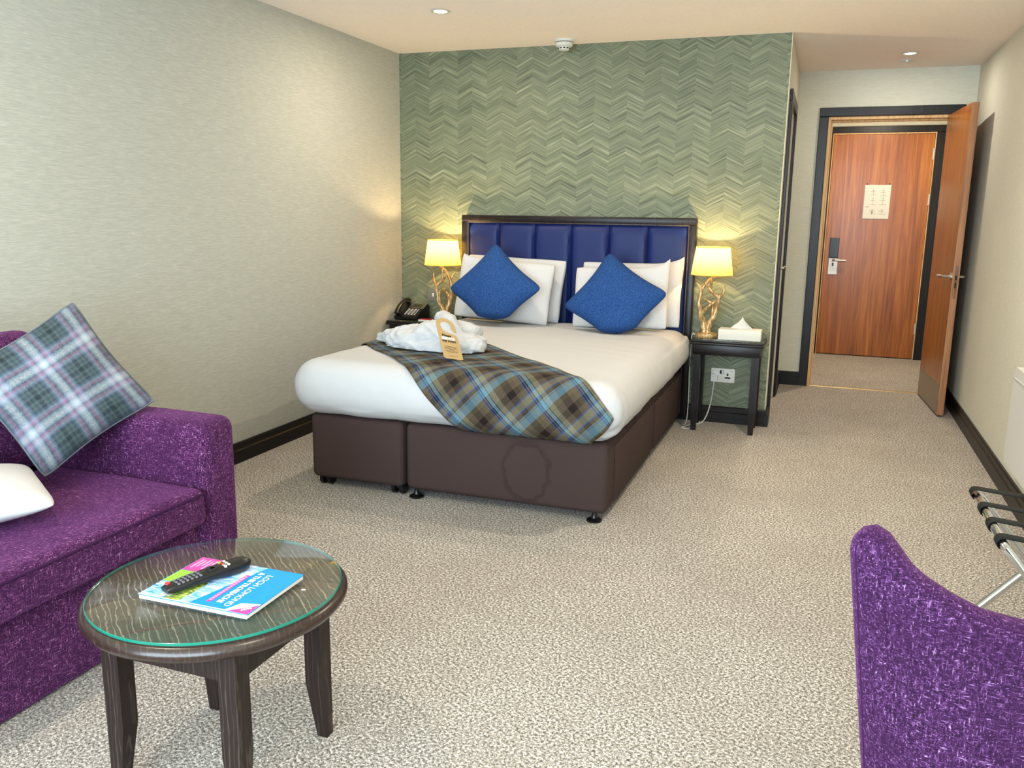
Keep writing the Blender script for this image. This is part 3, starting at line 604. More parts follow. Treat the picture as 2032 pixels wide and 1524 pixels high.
cushion('pillow', cushion_geo(0.70, 0.42, 0.125, (-1.915, 5.318, 0.818), (1, 0.0, -0.035), lean, 3.1, 0.03, pw=0.35, corner=0.03), M_pillow, 'white pillow standing against the headboard, behind another on the left half of the bed', 'pillow', group='white bed pillows')
cushion('pillow', cushion_geo(0.655, 0.40, 0.125, (-1.925, 5.172, 0.812), (1, 0.0, -0.05), lean, 8.7, 0.03, pw=0.35, corner=0.03, sag=ear(-1, 0.03)), M_pillow, 'white pillow directly behind the left blue cushion on the bed', 'pillow', group='white bed pillows')
cushion('pillow', cushion_geo(0.66, 0.41, 0.125, (-1.125, 5.318, 0.814), (1, 0.0, 0.01), lean, 5.3, 0.04, pw=0.35, corner=0.03, sag=ear(1, 0.05)), M_pillow, 'white pillow standing against the headboard, behind another on the right half of the bed', 'pillow', group='white bed pillows')
cushion('pillow', cushion_geo(0.60, 0.385, 0.125, (-1.155, 5.172, 0.803), (1, 0.0, 0.03), lean, 1.4, 0.03, pw=0.35, corner=0.03, sag=ear(1, 0.06)), M_pillow, 'white pillow directly behind the right blue cushion on the bed', 'pillow', group='white bed pillows')
def diamond(name, top, right, bottom, left, t, mat, label, cat, pipe, seed, pinch, pw=0.5, wr=0.006, group=None, corner=0.05, flat=0.0, pr=0.004, scale=1.0):
    top, right, bottom, left = map(V, (top, right, bottom, left)); c = (top+right+bottom+left)/4
    ex = ((right-top)+(bottom-left))/2; ey = ((top-left)+(right-bottom))/2
    def sag(p, q):
        k = max(0, (p-q)/2-0.62)            # the corner (p=1,q=-1) that the cushion stands on is squashed
        return (-k*flat, k*flat, 0)
    geo = cushion_geo(ex.length*scale, ey.length*scale, t, c, ex, ey, seed, pinch, pw=pw, wr=wr, corner=corner, sag=sag if flat else None)
    return cushion(name, geo, mat, label, cat, pipe, group, pr)
diamond('blue_cushion', (-1.955, 5.11, 1.122), (-1.600, 4.98, 0.838), (-1.885, 4.85, 0.588), (-2.232, 4.98, 0.826), 0.17, M_wool, 'bright blue wool cushion stood on its corner, nearest the telephone side', 'cushion', M_wool_pipe, 2.2, 0.13, group='blue cushions on the bed', flat=0.20, corner=0.10, scale=1.06)
diamond('blue_cushion', (-1.220, 5.11, 1.102), (-0.812, 4.98, 0.822), (-1.090, 4.84, 0.570), (-1.455, 4.95, 0.735), 0.17, M_wool, 'bright blue wool cushion stood on its corner, nearest the tissue box side', 'cushion', M_wool_pipe, 6.9, 0.13, group='blue cushions on the bed', flat=0.20, corner=0.10, scale=1.06)

# crumpled white towelling robe
def lump_mesh(ells, tubes_, vox, dispf):
    bm = bmesh.new()
    for c, r, rot in ells:
        M = Matrix.Translation(V(c)) @ Matrix.Rotation(rot, 4, 'Z') @ Matrix.Diagonal((*r, 1)); bmesh.ops.create_icosphere(bm, subdivisions=3, radius=1, matrix=M)
    for p, r in tubes_: tube(p, r, bm, n=12, smooth=5)
    me = bpy.data.meshes.new('tmp'); bm.to_mesh(me); bm.free(); o = bpy.data.objects.new('tmp', me); C.objects.link(o)
    md = o.modifiers.new('r', 'REMESH'); md.mode = 'VOXEL'; md.voxel_size = vox; s = o.modifiers.new('s', 'SMOOTH'); s.factor = 0.6; s.iterations = 5
    dg = bpy.context.evaluated_depsgraph_get(); out = bpy.data.meshes.new_from_object(o.evaluated_get(dg)); bpy.data.objects.remove(o)
    nr = [v.normal.copy() for v in out.vertices]
    for v, n_ in zip(out.vertices, nr): v.co += n_*dispf(v.co, n_)
    return out
def fold(p, n_):
    a = noise.noise((p.x*7+p.z*5, p.y*7, p.z*10)); q = p+V((0.03*a, 0.02*a, 0.02*a)); b = 1-abs(noise.noise((q.x*9+q.z*16, q.y*9-q.x*5, q.z*14))*2); d = 1-abs(noise.noise((q.x*22-q.z*18, q.y*20, q.z*30+4))*2); return 0.008*a+0.013*max(0, b)**2+0.005*max(0, d)**2-0.008
def flatten(me, z):
    for v in me.vertices:
        if v.co.z < z: v.co.z = z+(v.co.z-z)*0.08
    return me
ME = lump_mesh([((-1.90, 3.90, 0.67), (0.19, 0.15, 0.075), 0.2), ((-1.80, 3.86, 0.70), (0.15, 0.11, 0.075), -0.2), ((-1.66, 3.84, 0.66), (0.14, 0.12, 0.065), 0.3), ((-1.84, 4.00, 0.70), (0.14, 0.10, 0.06), 0.5), ((-1.72, 3.98, 0.70), (0.12, 0.10, 0.075), 0)],
               [([(-1.98, 3.88, 0.65), (-2.06, 3.90, 0.665), (-2.12, 3.93, 0.665), (-2.17, 3.95, 0.655)], [0.05, 0.042, 0.034, 0.026]), ([(-1.82, 3.95, 0.75), (-1.77, 3.90, 0.785), (-1.72, 3.86, 0.765), (-1.66, 3.83, 0.70), (-1.60, 3.80, 0.66)], [0.035, 0.038, 0.036, 0.034, 0.03]),
                ([(-2.04, 3.82, 0.645), (-1.93, 3.78, 0.655), (-1.80, 3.765, 0.655), (-1.66, 3.765, 0.65), (-1.56, 3.78, 0.645)], [0.024, 0.034, 0.036, 0.036, 0.028])], 0.0065, fold)
link('towelling_robe', flatten(ME, 0.640), M_towel, None, smooth=80, label='crumpled white towelling robe heaped on the tartan throw', cat='robe')

# door hanger propped on the robe
r_, u2 = V((0.595, 0.776, -0.211)).normalized(), V((-0.463, 0.543, 0.698)); u2 = (u2-r_*u2.dot(r_)).normalized(); nh = r_.cross(u2); r_ *= 1.13; u2 *= 1.12; b0 = V((-1.594, 3.506, 0.656)); wd = 0.092
ol_ = [(0.008, 0), (wd-0.006, 0), (wd, 0.006), (wd, 0.112), (wd-0.004, 0.124), (wd-0.014, 0.131), (0.05, 0.137), (0.036, 0.142), (0.026, 0.152), (0.021, 0.166)]
ol_ += [(0.046+0.025*math.cos(a), 0.175+0.022*math.sin(a)) for a in [PI*0.94-PI*0.9*k/10 for k in range(11)]] + [(0.068, 0.165), (0.080, 0.144), (wd, 0.144)]
ol_ += [(0.046+0.046*math.cos(a), 0.178+0.038*math.sin(a)) for a in [PI*k/14 for k in range(15)]] + [(0, 0.008)]
hg = obj('door_hanger', prism(ol_, b0, r_, u2, 0.0012), M_card, None, smooth=None, label='brown card door hanger asking for room service, propped on the white robe', cat='sign')
def htext(name, body, size, x, y, mat, **k): link(name, text_mesh(body, size, b0+r_*x+u2*y+nh*0.0012, r_, u2, **k), mat, hg, smooth=None)
htext('lettering', 'Please', 0.0196, 0.016, 0.115, M_ink, bold=0.0009); htext('lettering', 'SERVICE', 0.0196, 0.012, 0.1005, M_inkw, bold=0.0010, spacing=0.98); htext('lettering', 'my room', 0.0196, 0.012, 0.087, M_ink, bold=0.0009)
for k, (x0, x1) in enumerate(((0.014, 0.078), (0.017, 0.070), (0.013, 0.080), (0.032, 0.058), (0.014, 0.078), (0.022, 0.072))):
    obj('small_print', prism([(x0, 0), (x1, 0), (x1, 0.0016), (x0, 0.0016)], b0+u2*(0.063-0.0058*k)+nh*0.0012, r_, u2, 0.0003), M_ink, hg, smooth=None)
obj('small_print', prism([(0.025, 0), (0.068, 0), (0.068, 0.003), (0.025, 0.003)], b0+u2*0.013+nh*0.0012, r_, u2, 0.0003), plain('kraft_print', (140, 114, 74)), hg, smooth=None)

# ------------------------------------------------------------------ bedside tables
def bedside(x0, x1, label):
    ya, yb = 5.180, 5.452; t = thing('bedside_table', label, 'table', ((x0+x1)/2, 5.31, 0), 'dark bedside tables')
    obj('top', box(box(bmesh.new(), (x0, ya, 0.555), (x1, yb, 0.568), 0.003), (x0-0.004, ya-0.006, 0.541), (x1+0.004, yb, 0.556), 0.005), M_wenge_x, t)
    obj('glass_top', bx((x0+0.004, ya+0.004, 0.5685), (x1-0.004, yb-0.004, 0.5735), 0.001), M_glass, t)
    ap = bmesh.new(); i = 0.018
    box(ap, (x0+i, ya+0.012, 0.478), (x1-i, ya+0.030, 0.541), 0.002); box(ap, (x0+i, ya+0.03, 0.478), (x0+i+0.018, yb-0.01, 0.541)); box(ap, (x1-i-0.018, ya+0.03, 0.478), (x1-i, yb-0.01, 0.541)); box(ap, (x0+i, yb-0.028, 0.478), (x1-i, yb-0.01, 0.541))
    obj('apron', ap, M_wenge_x, t)
    for sx in (0, 1):
        for sy in (0, 1):
            X = x0+i+0.004 if sx == 0 else x1-i-0.046; Y = ya+0.016 if sy == 0 else yb-0.056; ix, iy = (0.0 if sx else 0.012), (0.0 if sy else 0.012)
            bm = hexa(bmesh.new(), (X+(0.006 if sx else 0.006), Y+0.006, X+0.036, Y+0.036, 0.0), (X, Y, X+0.042, Y+0.042, 0.14)); hexa(bm, (X, Y, X+0.042, Y+0.042, 0.14), (X, Y, X+0.042, Y+0.042, 0.479)); bmesh.ops.remove_doubles(bm, verts=bm.verts, dist=1e-5)
            obj('leg', bm, M_wenge, t)
    return t
bt = bedside(-0.716, -0.286, 'dark wood bedside table right of the bed, in front of the power socket')
dup(bt, (-2.578, 5.31, 0), 'dark wood bedside table in the corner left of the bed, under the telephone')

# antler lamps
def lamp(cx, cy, z0, label):
    t = thing('antler_lamp', label, 'lamp', (cx, cy, z0), 'antler table lamps'); s = 0.000471
    def P(x, y, dy=0.0): return (cx+(x-385)*s, cy+dy, z0+0.026+(1275-y)*s)
    obj('base', lathe([(0.066, 0), (0.069, 0.004), (0.069, 0.018), (0.066, 0.024), (0.040, 0.026), (0.030, 0.030)], (cx, cy, z0), 36), M_antler, t)
    bm = tube([P(350, 1270), P(335, 1150), P(300, 1050, -.01), P(270, 900, -.012), P(285, 740, -.008), P(345, 630, -.004), P(400, 570, 0), P(490, 525, .004)], [0.020, 0.019, 0.0165, 0.0135, 0.0115, 0.0095, 0.0075, 0.0035], n=10, smooth=5)
    tube([P(287, 760, -.009), P(275, 690, -.016), P(225, 625, -.024)], [0.011, 0.008, 0.003], bm, smooth=4); tube([P(305, 1030, -.012), P(360, 960, -.030), P(430, 895, -.036), P(487, 848, -.03)], [0.0125, 0.010, 0.008, 0.003], bm, smooth=4)
    obj('antler', bm, M_antler, t)
    bm = tube([P(395, 1270), P(405, 1160, .004), P(460, 1060, .012), P(487, 950, .014), P(505, 850, .010), P(525, 800, .004), P(570, 740, 0), P(580, 640, -.004)], [0.020, 0.0175, 0.015, 0.012, 0.0115, 0.0105, 0.009, 0.003], n=10, smooth=5)
    tube([P(515, 820, .006), P(430, 740, -.014), P(345, 640, -.018)], [0.0105, 0.0085, 0.003], bm, smooth=4); tube([P(440, 1090, .01), P(438, 960, .024), P(420, 895, .02), P(325, 838, .012)], [0.012, 0.010, 0.009, 0.005], bm, smooth=4)
    obj('antler', bm, M_antler, t)
    bm = tube([P(345, 1240, -.01), P(320, 1190, -.022), P(316, 1165, -.028)], [0.010, 0.006, 0.002], smooth=3); tube([P(410, 1235, -.012), P(440, 1185, -.025), P(450, 1165, -.03)], [0.010, 0.006, 0.002], bm, smooth=3); tube([P(380, 1240, .01), P(390, 1190, .03), P(396, 1150, .036)], [0.012, 0.007, 0.002], bm, smooth=3); obj('tine', bm, M_antler, t)
    obj('stem', tube([P(392, 760, .012), P(405, 690, .006), P(408, 600), P(408, 440)], 0.0075, n=12), M_antler, t)
    sz = z0+0.382; cc = (cx+0.010, cy, sz); R0, R1, hh = 0.124, 0.101, 0.166; n = 48
    def ring(bm, R, z): return [bm.verts.new((cc[0]+R*math.cos(2*PI*i/n), cc[1]+R*math.sin(2*PI*i/n), cc[2]+z)) for i in range(n)]
    bm = bmesh.new(); a, b = ring(bm, R0, 0), ring(bm, R1, hh)
    for i in range(n): bm.faces.new((a[i], a[(i+1) % n], b[(i+1) % n], b[i]))
    sh = obj('lamp_shade', bm, M_shade, t)
    for R, z in ((R0, 0.0), (R1, hh)): obj('shade_ring', tube([(cc[0]+R*math.cos(2*PI*i/n), cc[1]+R*math.sin(2*PI*i/n), cc[2]+z) for i in range(n+1)], 0.0018, n=6, caps=False), M_shade, sh)
    sp = tube([P(408, 440), (cc[0], cc[1], sz+0.055)], 0.014, n=12); obj('socket', sp, M_blackm, t); bc = (cc[0], cc[1], sz+0.085)
    bm = bmesh.new(); bmesh.ops.create_icosphere(bm, subdivisions=2, radius=0.022, matrix=Matrix.Translation(bc)); obj('bulb', bm, M_bulb, t)
    return t, bc
LZ = 0.5738; la, lb = lamp(-0.635, 5.30, LZ, 'lit antler-stem table lamp with a yellow shade, beside the tissue box')
lx, ly = -2.408, 5.30; dup(la, (lx, ly, LZ), 'lit antler-stem table lamp with a yellow shade, beside the telephone', math.radians(168))
for i, (x, y) in enumerate(((-0.635, 5.30), (lx, ly))):
    a = 0 if i == 0 else math.radians(168); light('lamp_glow', 'POINT', (x+0.010*math.cos(a), y+0.010*math.sin(a), lb[2]+0.034), LAMP_W, (1.0, 0.72, 0.38), shadow_soft_size=0.012)
t = thing('lamp_cable', 'white lamp flex with an inline switch hanging between the bed and the right bedside table', 'cable', (-0.74, 5.3, 0))
obj('flex', tube([(-0.706, 5.325, 0.578), (-0.720, 5.325, 0.586), (-0.730, 5.335, 0.565), (-0.731, 5.338, 0.50), (-0.732, 5.335, 0.42), (-0.731, 5.33, 0.33), (-0.728, 5.33, 0.22), (-0.728, 5.33, 0.10), (-0.735, 5.33, 0.01), (-0.75, 5.30, 0.004), (-0.755, 5.40, 0.004)], 0.003, smooth=6, n=8), M_white, t)
obj('inline_switch', bx((-0.739, 5.325, 0.375), (-0.725, 5.345, 0.435), 0.004), plain('grey_plastic', (96, 98, 96), 0.5), t)

# tissue box
t = thing('tissue_box', 'white tissue box with a tissue pulled up, on the right bedside table', 'tissue box', (-0.432, 5.285, LZ))
obj('box', bx((-0.558, 5.225, LZ), (-0.308, 5.345, LZ+0.062), 0.002), M_paper, t); obj('opening', prism(rrect(-0.08, -0.025, 0.08, 0.025, 0.024), (-0.432, 5.285, LZ+0.0621), (1, 0, 0), (0, 1, 0), 0.0006), plain('slot_film', (205, 204, 196)), t)
vs, fs = [], []
for i in range(13):
    for j in range(7):
        p, q = i/12, j/6; wv = 0.012*math.sin(p*9+1)*(1-0.4*q); hw = 0.072*(1-q)**0.85; vs.append((-0.428+hw*(2*p-1)+0.004*q, 5.285+wv*(1-q*0.6)+0.012*noise.noise((p*3, q*3, 2)), LZ+0.060+0.078*q*(1-0.25*(abs(2*p-1))**2)))
for i in range(12):
    for j in range(6): a = i*7+j; fs.append((a, a+1, a+8, a+7))
ts = data('tissue', vs, fs, M_paper, t, smooth=80); md = ts.modifiers.new('s', 'SOLIDIFY'); md.thickness = 0.0008

# telephone: local frame, tilted face
t = thing('telephone', 'black desk telephone with a silver display panel on the left bedside table', 'telephone', (-2.665, 5.335, LZ))
o_ = V((-2.665, 5.335, LZ)); ca, sa = math.cos(-0.10), math.sin(-0.10); X_, Y_ = V((ca, sa, 0)), V((-sa, ca, 0)); tilt = 0.60; F_ = (Y_*math.cos(tilt)+zz*math.sin(tilt)).normalized(); NF = X_.cross(F_)
bm = bmesh.new(); sec = [(-0.095, 0.0), (-0.100, 0.016), (-0.092, 0.026), (0.055, 0.098), (0.075, 0.095), (0.080, 0.0)]
A = [bm.verts.new(o_+X_*-0.093+Y_*a+zz*b) for a, b in sec]; B = [bm.verts.new(o_+X_*0.093+Y_*a+zz*b) for a, b in sec]
for i in range(6): bm.faces.new((A[i], A[(i+1) % 6], B[(i+1) % 6], B[i]))
bm.faces.new(A[::-1]); bm.faces.new(B); bmesh.ops.recalc_face_normals(bm, faces=bm.faces); bmesh.ops.bevel(bm, geom=list(bm.edges), offset=0.005, segments=2, affect='EDGES'); obj('body', bm, M_black, t)
f0 = o_+Y_*-0.092+zz*0.026; fu = (Y_*0.147+zz*0.072).normalized(); fn = X_.cross(fu)
obj('display_panel', prism(rrect(-0.035, 0.098, 0.088, 0.160, 0.006), f0, X_, fu, 0.004), M_steel, t); obj('screen', prism(rrect(-0.012, 0.112, 0.060, 0.150, 0.003), f0+fn*0.004, X_, fu, 0.001), plain('lcd', (58, 56, 40), 0.2), t)
for rI in range(5):
    for cI in range(4):
        kx, ky = -0.024+cI*0.026, 0.018+rI*0.0155
        obj('key', prism(rrect(kx, ky, kx+(0.016 if cI < 3 else 0.010), ky+0.0085, 0.003, 3), f0, X_, fu, 0.004), M_satin, t)
hs = [f0+X_*-0.066+fu*a+fn*b for a, b in ((0.000, 0.016), (0.028, 0.034), (0.085, 0.044), (0.140, 0.036), (0.168, 0.016))]
bm = tube(hs, [0.021, 0.018, 0.0165, 0.018, 0.022], n=14, smooth=5); obj('handset', bm, M_black, t)
obj('notepad', box(bmesh.new(), (-2.560, 5.205, LZ), (-2.468, 5.262, LZ+0.012), 0.001), [M_paper], None, smooth=None, label='small red-covered notepad lying beside the telephone', cat='notepad')
npd = [o for o in bpy.data.objects if o.name == 'notepad'][0]; obj('cover', bx((-2.561, 5.207, LZ+0.012), (-2.467, 5.264, LZ+0.0145), 0.0005), M_red, npd)

# ------------------------------------------------------------------ sofa
t = thing('sofa', 'purple chenille sofa with a square arm along the left wall', 'sofa', (-2.33, 1.45, 0))
SY0, SY1 = 0.45, 2.335
obj('base', bx((-2.74, SY0+0.02, 0.004), (-1.885, SY1-0.155, 0.292), 0.02, 3), M_purple, t)
def softbox(a, b, bev, seg, amp, sub=2):
    bm = bx(a, b, bev, seg); bmesh.ops.subdivide_edges(bm, edges=[e for e in bm.edges if e.calc_length() > 0.08], cuts=6, use_grid_fill=True)
    for v in bm.verts: v.co += V((noise.noise(v.co*5), noise.noise(v.co*5+V((9, 0, 0))), noise.noise(v.co*5+V((0, 9, 0)))))*amp
    return bm
obj('arm', softbox((-2.74, SY1-0.170, 0.004), (-1.838, SY1, 0.632), 0.045, 5, 0.003), M_purple, t); obj('arm', softbox((-2.74, SY0, 0.004), (-1.838, SY0+0.17, 0.632), 0.045, 5, 0.003), M_purple, t)
obj('back', softbox((-2.775, SY0+0.05, 0.10), (-2.60, SY1-0.10, 0.86), 0.06, 5, 0.003), M_purple, t)
sc_ = obj('seat_cushion', softbox((-2.50, SY0+0.178, 0.296), (-1.828, SY1-0.178, 0.425), 0.028, 4, 0.005), M_purple, t)
obj('piping', tube([(-1.8255, y, 0.408+0.002*noise.noise((y*6, 0, 0))) for y in [SY0+0.2+k*0.04 for k in range(38)]], 0.0042, n=6), M_piping_p, sc_)
for y0_, y1_ in ((SY0+0.18, 1.34), (1.35, SY1-0.17)):
    obj('back_cushion', softbox((-2.61, y0_, 0.43), (-2.46, y1_, 0.905), 0.07, 6, 0.008), M_purple, t)
diamond('plaid_cushion', (-2.328, 2.141, 1.028), (-2.088, 2.222, 0.69), (-2.236, 1.916, 0.453), (-2.445, 1.797, 0.803), 0.15, M_plaid, 'grey-blue plaid cushion balanced on its corner against the sofa arm', 'cushion', plain('plaid_piping', (92, 98, 104), 0.85), 4.4, 0.10, pw=0.5, wr=0.006, corner=0.05, pr=0.004)
cushion('pillow', cushion_geo(0.66, 0.44, 0.15, (-2.315, 1.535, 0.505), V((0.46, 0.76, -0.02)), V((-0.76, 0.46, 0.02)), 7.7, 0.02, pw=0.48, corner=0.05), M_pillow, 'white pillow lying flat on the purple sofa seat', 'pillow')

# ------------------------------------------------------------------ coffee table with glass, guidebook and remote
tc = (-1.268, 1.512); t = thing('coffee_table', 'small round dark limed-wood coffee table with a glass top', 'table', (*tc, 0))
obj('tabletop', lathe([(0.20, 0.408), (0.270, 0.409), (0.288, 0.416), (0.297, 0.428), (0.297, 0.436), (0.290, 0.446), (0.280, 0.4495), (0.10, 0.450), (0.002, 0.450)], (*tc, 0), 96), [M_limed_rim, M_limed], t); tp_ = children(t)[0].data
for p in tp_.polygons:
    if p.center.z > 0.4490 and abs(p.normal.z) > 0.9: p.material_index = 1
gl = lathe([(0.2815, 0.4502), (0.283, 0.4514), (0.283, 0.4560), (0.2815, 0.4572)], (*tc, 0), 128); me_ = None
go = obj('glass_top', gl, [M_glass, M_gedge], t)
for p in go.data.polygons:
    if len(p.vertices) == 4: p.material_index = 1
q = 0.182
for sx in (-1, 1):
    for sy in (-1, 1):
        x, y = tc[0]+sx*q, tc[1]+sy*q; w0, w1 = 0.046, 0.028
        def R(wd_, zv): # outer faces stay upright, inner faces taper
            return (x-(wd_ if sx > 0 else 0), y-(wd_ if sy > 0 else 0), x+(0 if sx > 0 else wd_), y+(0 if sy > 0 else wd_), zv)
        bm = hexa(bmesh.new(), R(w1, 0), R(w0, 0.155)); hexa(bm, R(w0, 0.155), R(w0, 0.409)); bmesh.ops.remove_doubles(bm, verts=bm.verts, dist=1e-5)
        dbl = [f for f in bm.faces if all(abs(v.co.z-0.155) < 1e-4 for v in f.verts)]; bmesh.ops.delete(bm, geom=dbl, context='FACES_ONLY'); obj('leg', bm, M_limed_leg, t)
for sx, sy in ((1, 0), (-1, 0), (0, 1), (0, -1)):
    a, b = q-0.003, q-0.021; lo, hi = q-0.046, 0
    if sx: bm = bx((tc[0]+sx*a, tc[1]-lo, 0.335), (tc[0]+sx*b, tc[1]+lo, 0.409))
    else: bm = bx((tc[0]-lo, tc[1]+sy*a, 0.335), (tc[0]+lo, tc[1]+sy*b, 0.409))
    obj('apron', bm, M_limed_leg, t)
# guidebook; its head points +x, its text runs towards the window
BZ = 0.4576; bk = thing('guidebook', 'blue visitor guide with pictures on its cover, on the coffee table glass', 'book', (-1.24, 1.49, BZ))
bc_ = V((-1.2385, 1.4935, BZ)); br = 0.012; BU = V((math.cos(br), math.sin(br), 0)); BR = V((math.sin(br), -math.cos(br), 0))   # BU = up the cover, BR = reading direction
W_, L_ = 0.220, 0.290
def rect(a, b, c, d): return [(a, c), (b, c), (b, d), (a, d)]
bO = bc_-BR*W_/2-BU*L_/2
obj('pages', prism(rect(0.002, W_-0.002, 0.002, L_-0.002), bO, BR, BU, 0.0095), M_paper, bk, smooth=None)
cv = obj('cover', prism(rrect(0, 0, W_, L_, 0.004), bO+zz*0.0095, BR, BU, 0.0015), M_cyan, bk, smooth=None)
cz = bO+zz*0.0110
def art(name, pts, mat, lift=0.0001): obj(name, prism(pts, cz+zz*lift, BR, BU, 0.0002), mat, cv, smooth=None)
art('sky_picture', [(0.0, 0.10), (W_-0.004, 0.075), (W_-0.004, 0.135), (0.0, 0.19)], M_cloud); art('hill_picture', [(0.080, 0.072), (0.144, 0.068), (W_-0.004, 0.068), (W_-0.004, 0.108), (0.13, 0.114), (0.09, 0.10)], M_trees, 0.0003)
art('pink_panel', rect(0.002, 0.078, 0.002, 0.078), M_pink, 0.0005); art('green_panel', rect(0.080, 0.142, 0.002, 0.070), M_green, 0.0005); art('loch_panel', rect(0.144, W_-0.004, 0.002, 0.064), M_loch, 0.0005); art('boat_panel', rect(0.150, 0.205, 0.048, 0.076), M_paper, 0.0006); art('white_border', rect(W_-0.0045, W_-0.0005, 0.0, L_-0.06), M_paper, 0.0004)
for k in range(6): art('printed_line', rect(0.012+0.004*(k % 2), 0.062-0.008*(k % 3), 0.012+0.010*k, 0.016+0.010*k), M_pinkl, 0.0008)
art('pink_strip', rect(0.052, 0.196, 0.166, 0.177), M_pink, 0.0005)
for k in range(15): art('strip_letter', rect(0.058+0.009*k, 0.0635+0.009*k, 0.1685, 0.1745), M_pinkl, 0.0008)
def btext(body, size, x, y, mat, rot=0, **k):
    a = BR*math.cos(rot)+BU*math.sin(rot); b = -BR*math.sin(rot)+BU*math.cos(rot); link('lettering', text_mesh(body, size, cz+BR*x+BU*y, a, b, lift=0.0007, **k), mat, cv, smooth=None)
btext('LOCH LOMOND', 0.0222, 0.034, 0.214, M_inkw, bold=0.0, spacing=1.02); btext('& THE TROSSACHS', 0.0195, 0.028, 0.190, M_inkw, bold=0.0005, spacing=0.99)
art('corner_fold', [(W_-0.066, L_-0.001), (W_-0.001, L_-0.072), (W_-0.001, L_-0.001)][::1] if False else [(W_-0.052, L_-0.001), (W_-0.042, L_-0.044), (W_-0.001, L_-0.062), (W_-0.001, L_-0.001)], M_inkw, 0.0003)
art('corner_flash', [(W_-0.046, L_-0.001), (W_-0.001, L_-0.052), (W_-0.001, L_-0.001)], M_pink, 0.0005); btext('26/27', 0.0105, W_-0.033, L_-0.0115, M_inkw, -0.80, bold=0.0005)
# remote
rm = thing('remote_control', 'black television remote control lying on the blue guidebook', 'remote control', (-1.27, 1.50, BZ+0.0118))
ra, rb_ = V((-1.320, 1.398, 0)), V((-1.240, 1.592, 0)); rd_ = (rb_-ra).normalized(); rw = V((rd_.y, -rd_.x, 0)); RL = 0.208; rz = BZ+0.0122
secs = [(0.0, 0.017, 0.006, 0.015), (0.012, 0.021, 0.003, 0.019), (0.06, 0.0225, 0.006, 0.023), (0.11, 0.022, 0.005, 0.026), (0.15, 0.0225, 0.000, 0.029), (0.185, 0.0225, 0.000, 0.030), (0.200, 0.019, 0.003, 0.029), (RL, 0.012, 0.009, 0.025)]
bm = bmesh.new(); rings = []
for s_, hw, zl, zh in secs:
    ring_ = []
    for k in range(16):
        a = 2*PI*k/16; cx_ = math.copysign(abs(math.cos(a))**0.5, math.cos(a))*hw; cz_ = (zl+zh)/2+math.copysign(abs(math.sin(a))**0.6, math.sin(a))*(zh-zl)/2
        ring_.append(bm.verts.new(ra+rd_*s_+rw*cx_+zz*(rz+cz_)))
    rings.append(ring_)
for p, q_ in zip(rings, rings[1:]):
    for k in range(16): bm.faces.new((p[k], p[(k+1) % 16], q_[(k+1) % 16], q_[k]))
bm.faces.new(rings[0][::-1]); bm.faces.new(rings[-1]); bmesh.ops.recalc_face_normals(bm, faces=bm.faces); obj('case', bm, M_black, rm)
def topz(s_):
    for a, b in zip(secs, secs[1:]):
        if a[0] <= s_ <= b[0]: return a[3]+(b[3]-a[3])*(s_-a[0])/(b[0]-a[0])
    return secs[-1][3]
def button(s_, lx_, hw, hl, mat, name='button'): obj(name, prism(rrect(-hw, -hl, hw, hl, min(hw, hl)*0.7, 3), ra+rd_*s_+rw*lx_+zz*(rz+topz(s_)-0.002), rw, rd_, 0.0035), mat, rm)
M_btn = plain('grey_button', (104, 106, 110), 0.35)
button(0.013, -0.012, 0.006, 0.005, plain('red_button', (206, 60, 64), 0.4), 'power_button')
for k in range(6):
    for lx_ in (-0.012, 0.0, 0.012): button(0.028+k*0.0105, lx_, 0.004, 0.0028, M_btn)
button(0.115, 0.0, 0.013, 0.013, M_blackm, 'navigation_pad'); button(0.115, 0.0, 0.005, 0.005, M_satin)
for k, mt in enumerate((M_green, M_red, M_gold_k, M_inkw)): button(0.141, -0.0145+0.0095*k, 0.004, 0.003, mt)
for k in range(3): button(0.151, -0.011+0.011*k, 0.004, 0.003, M_satin)

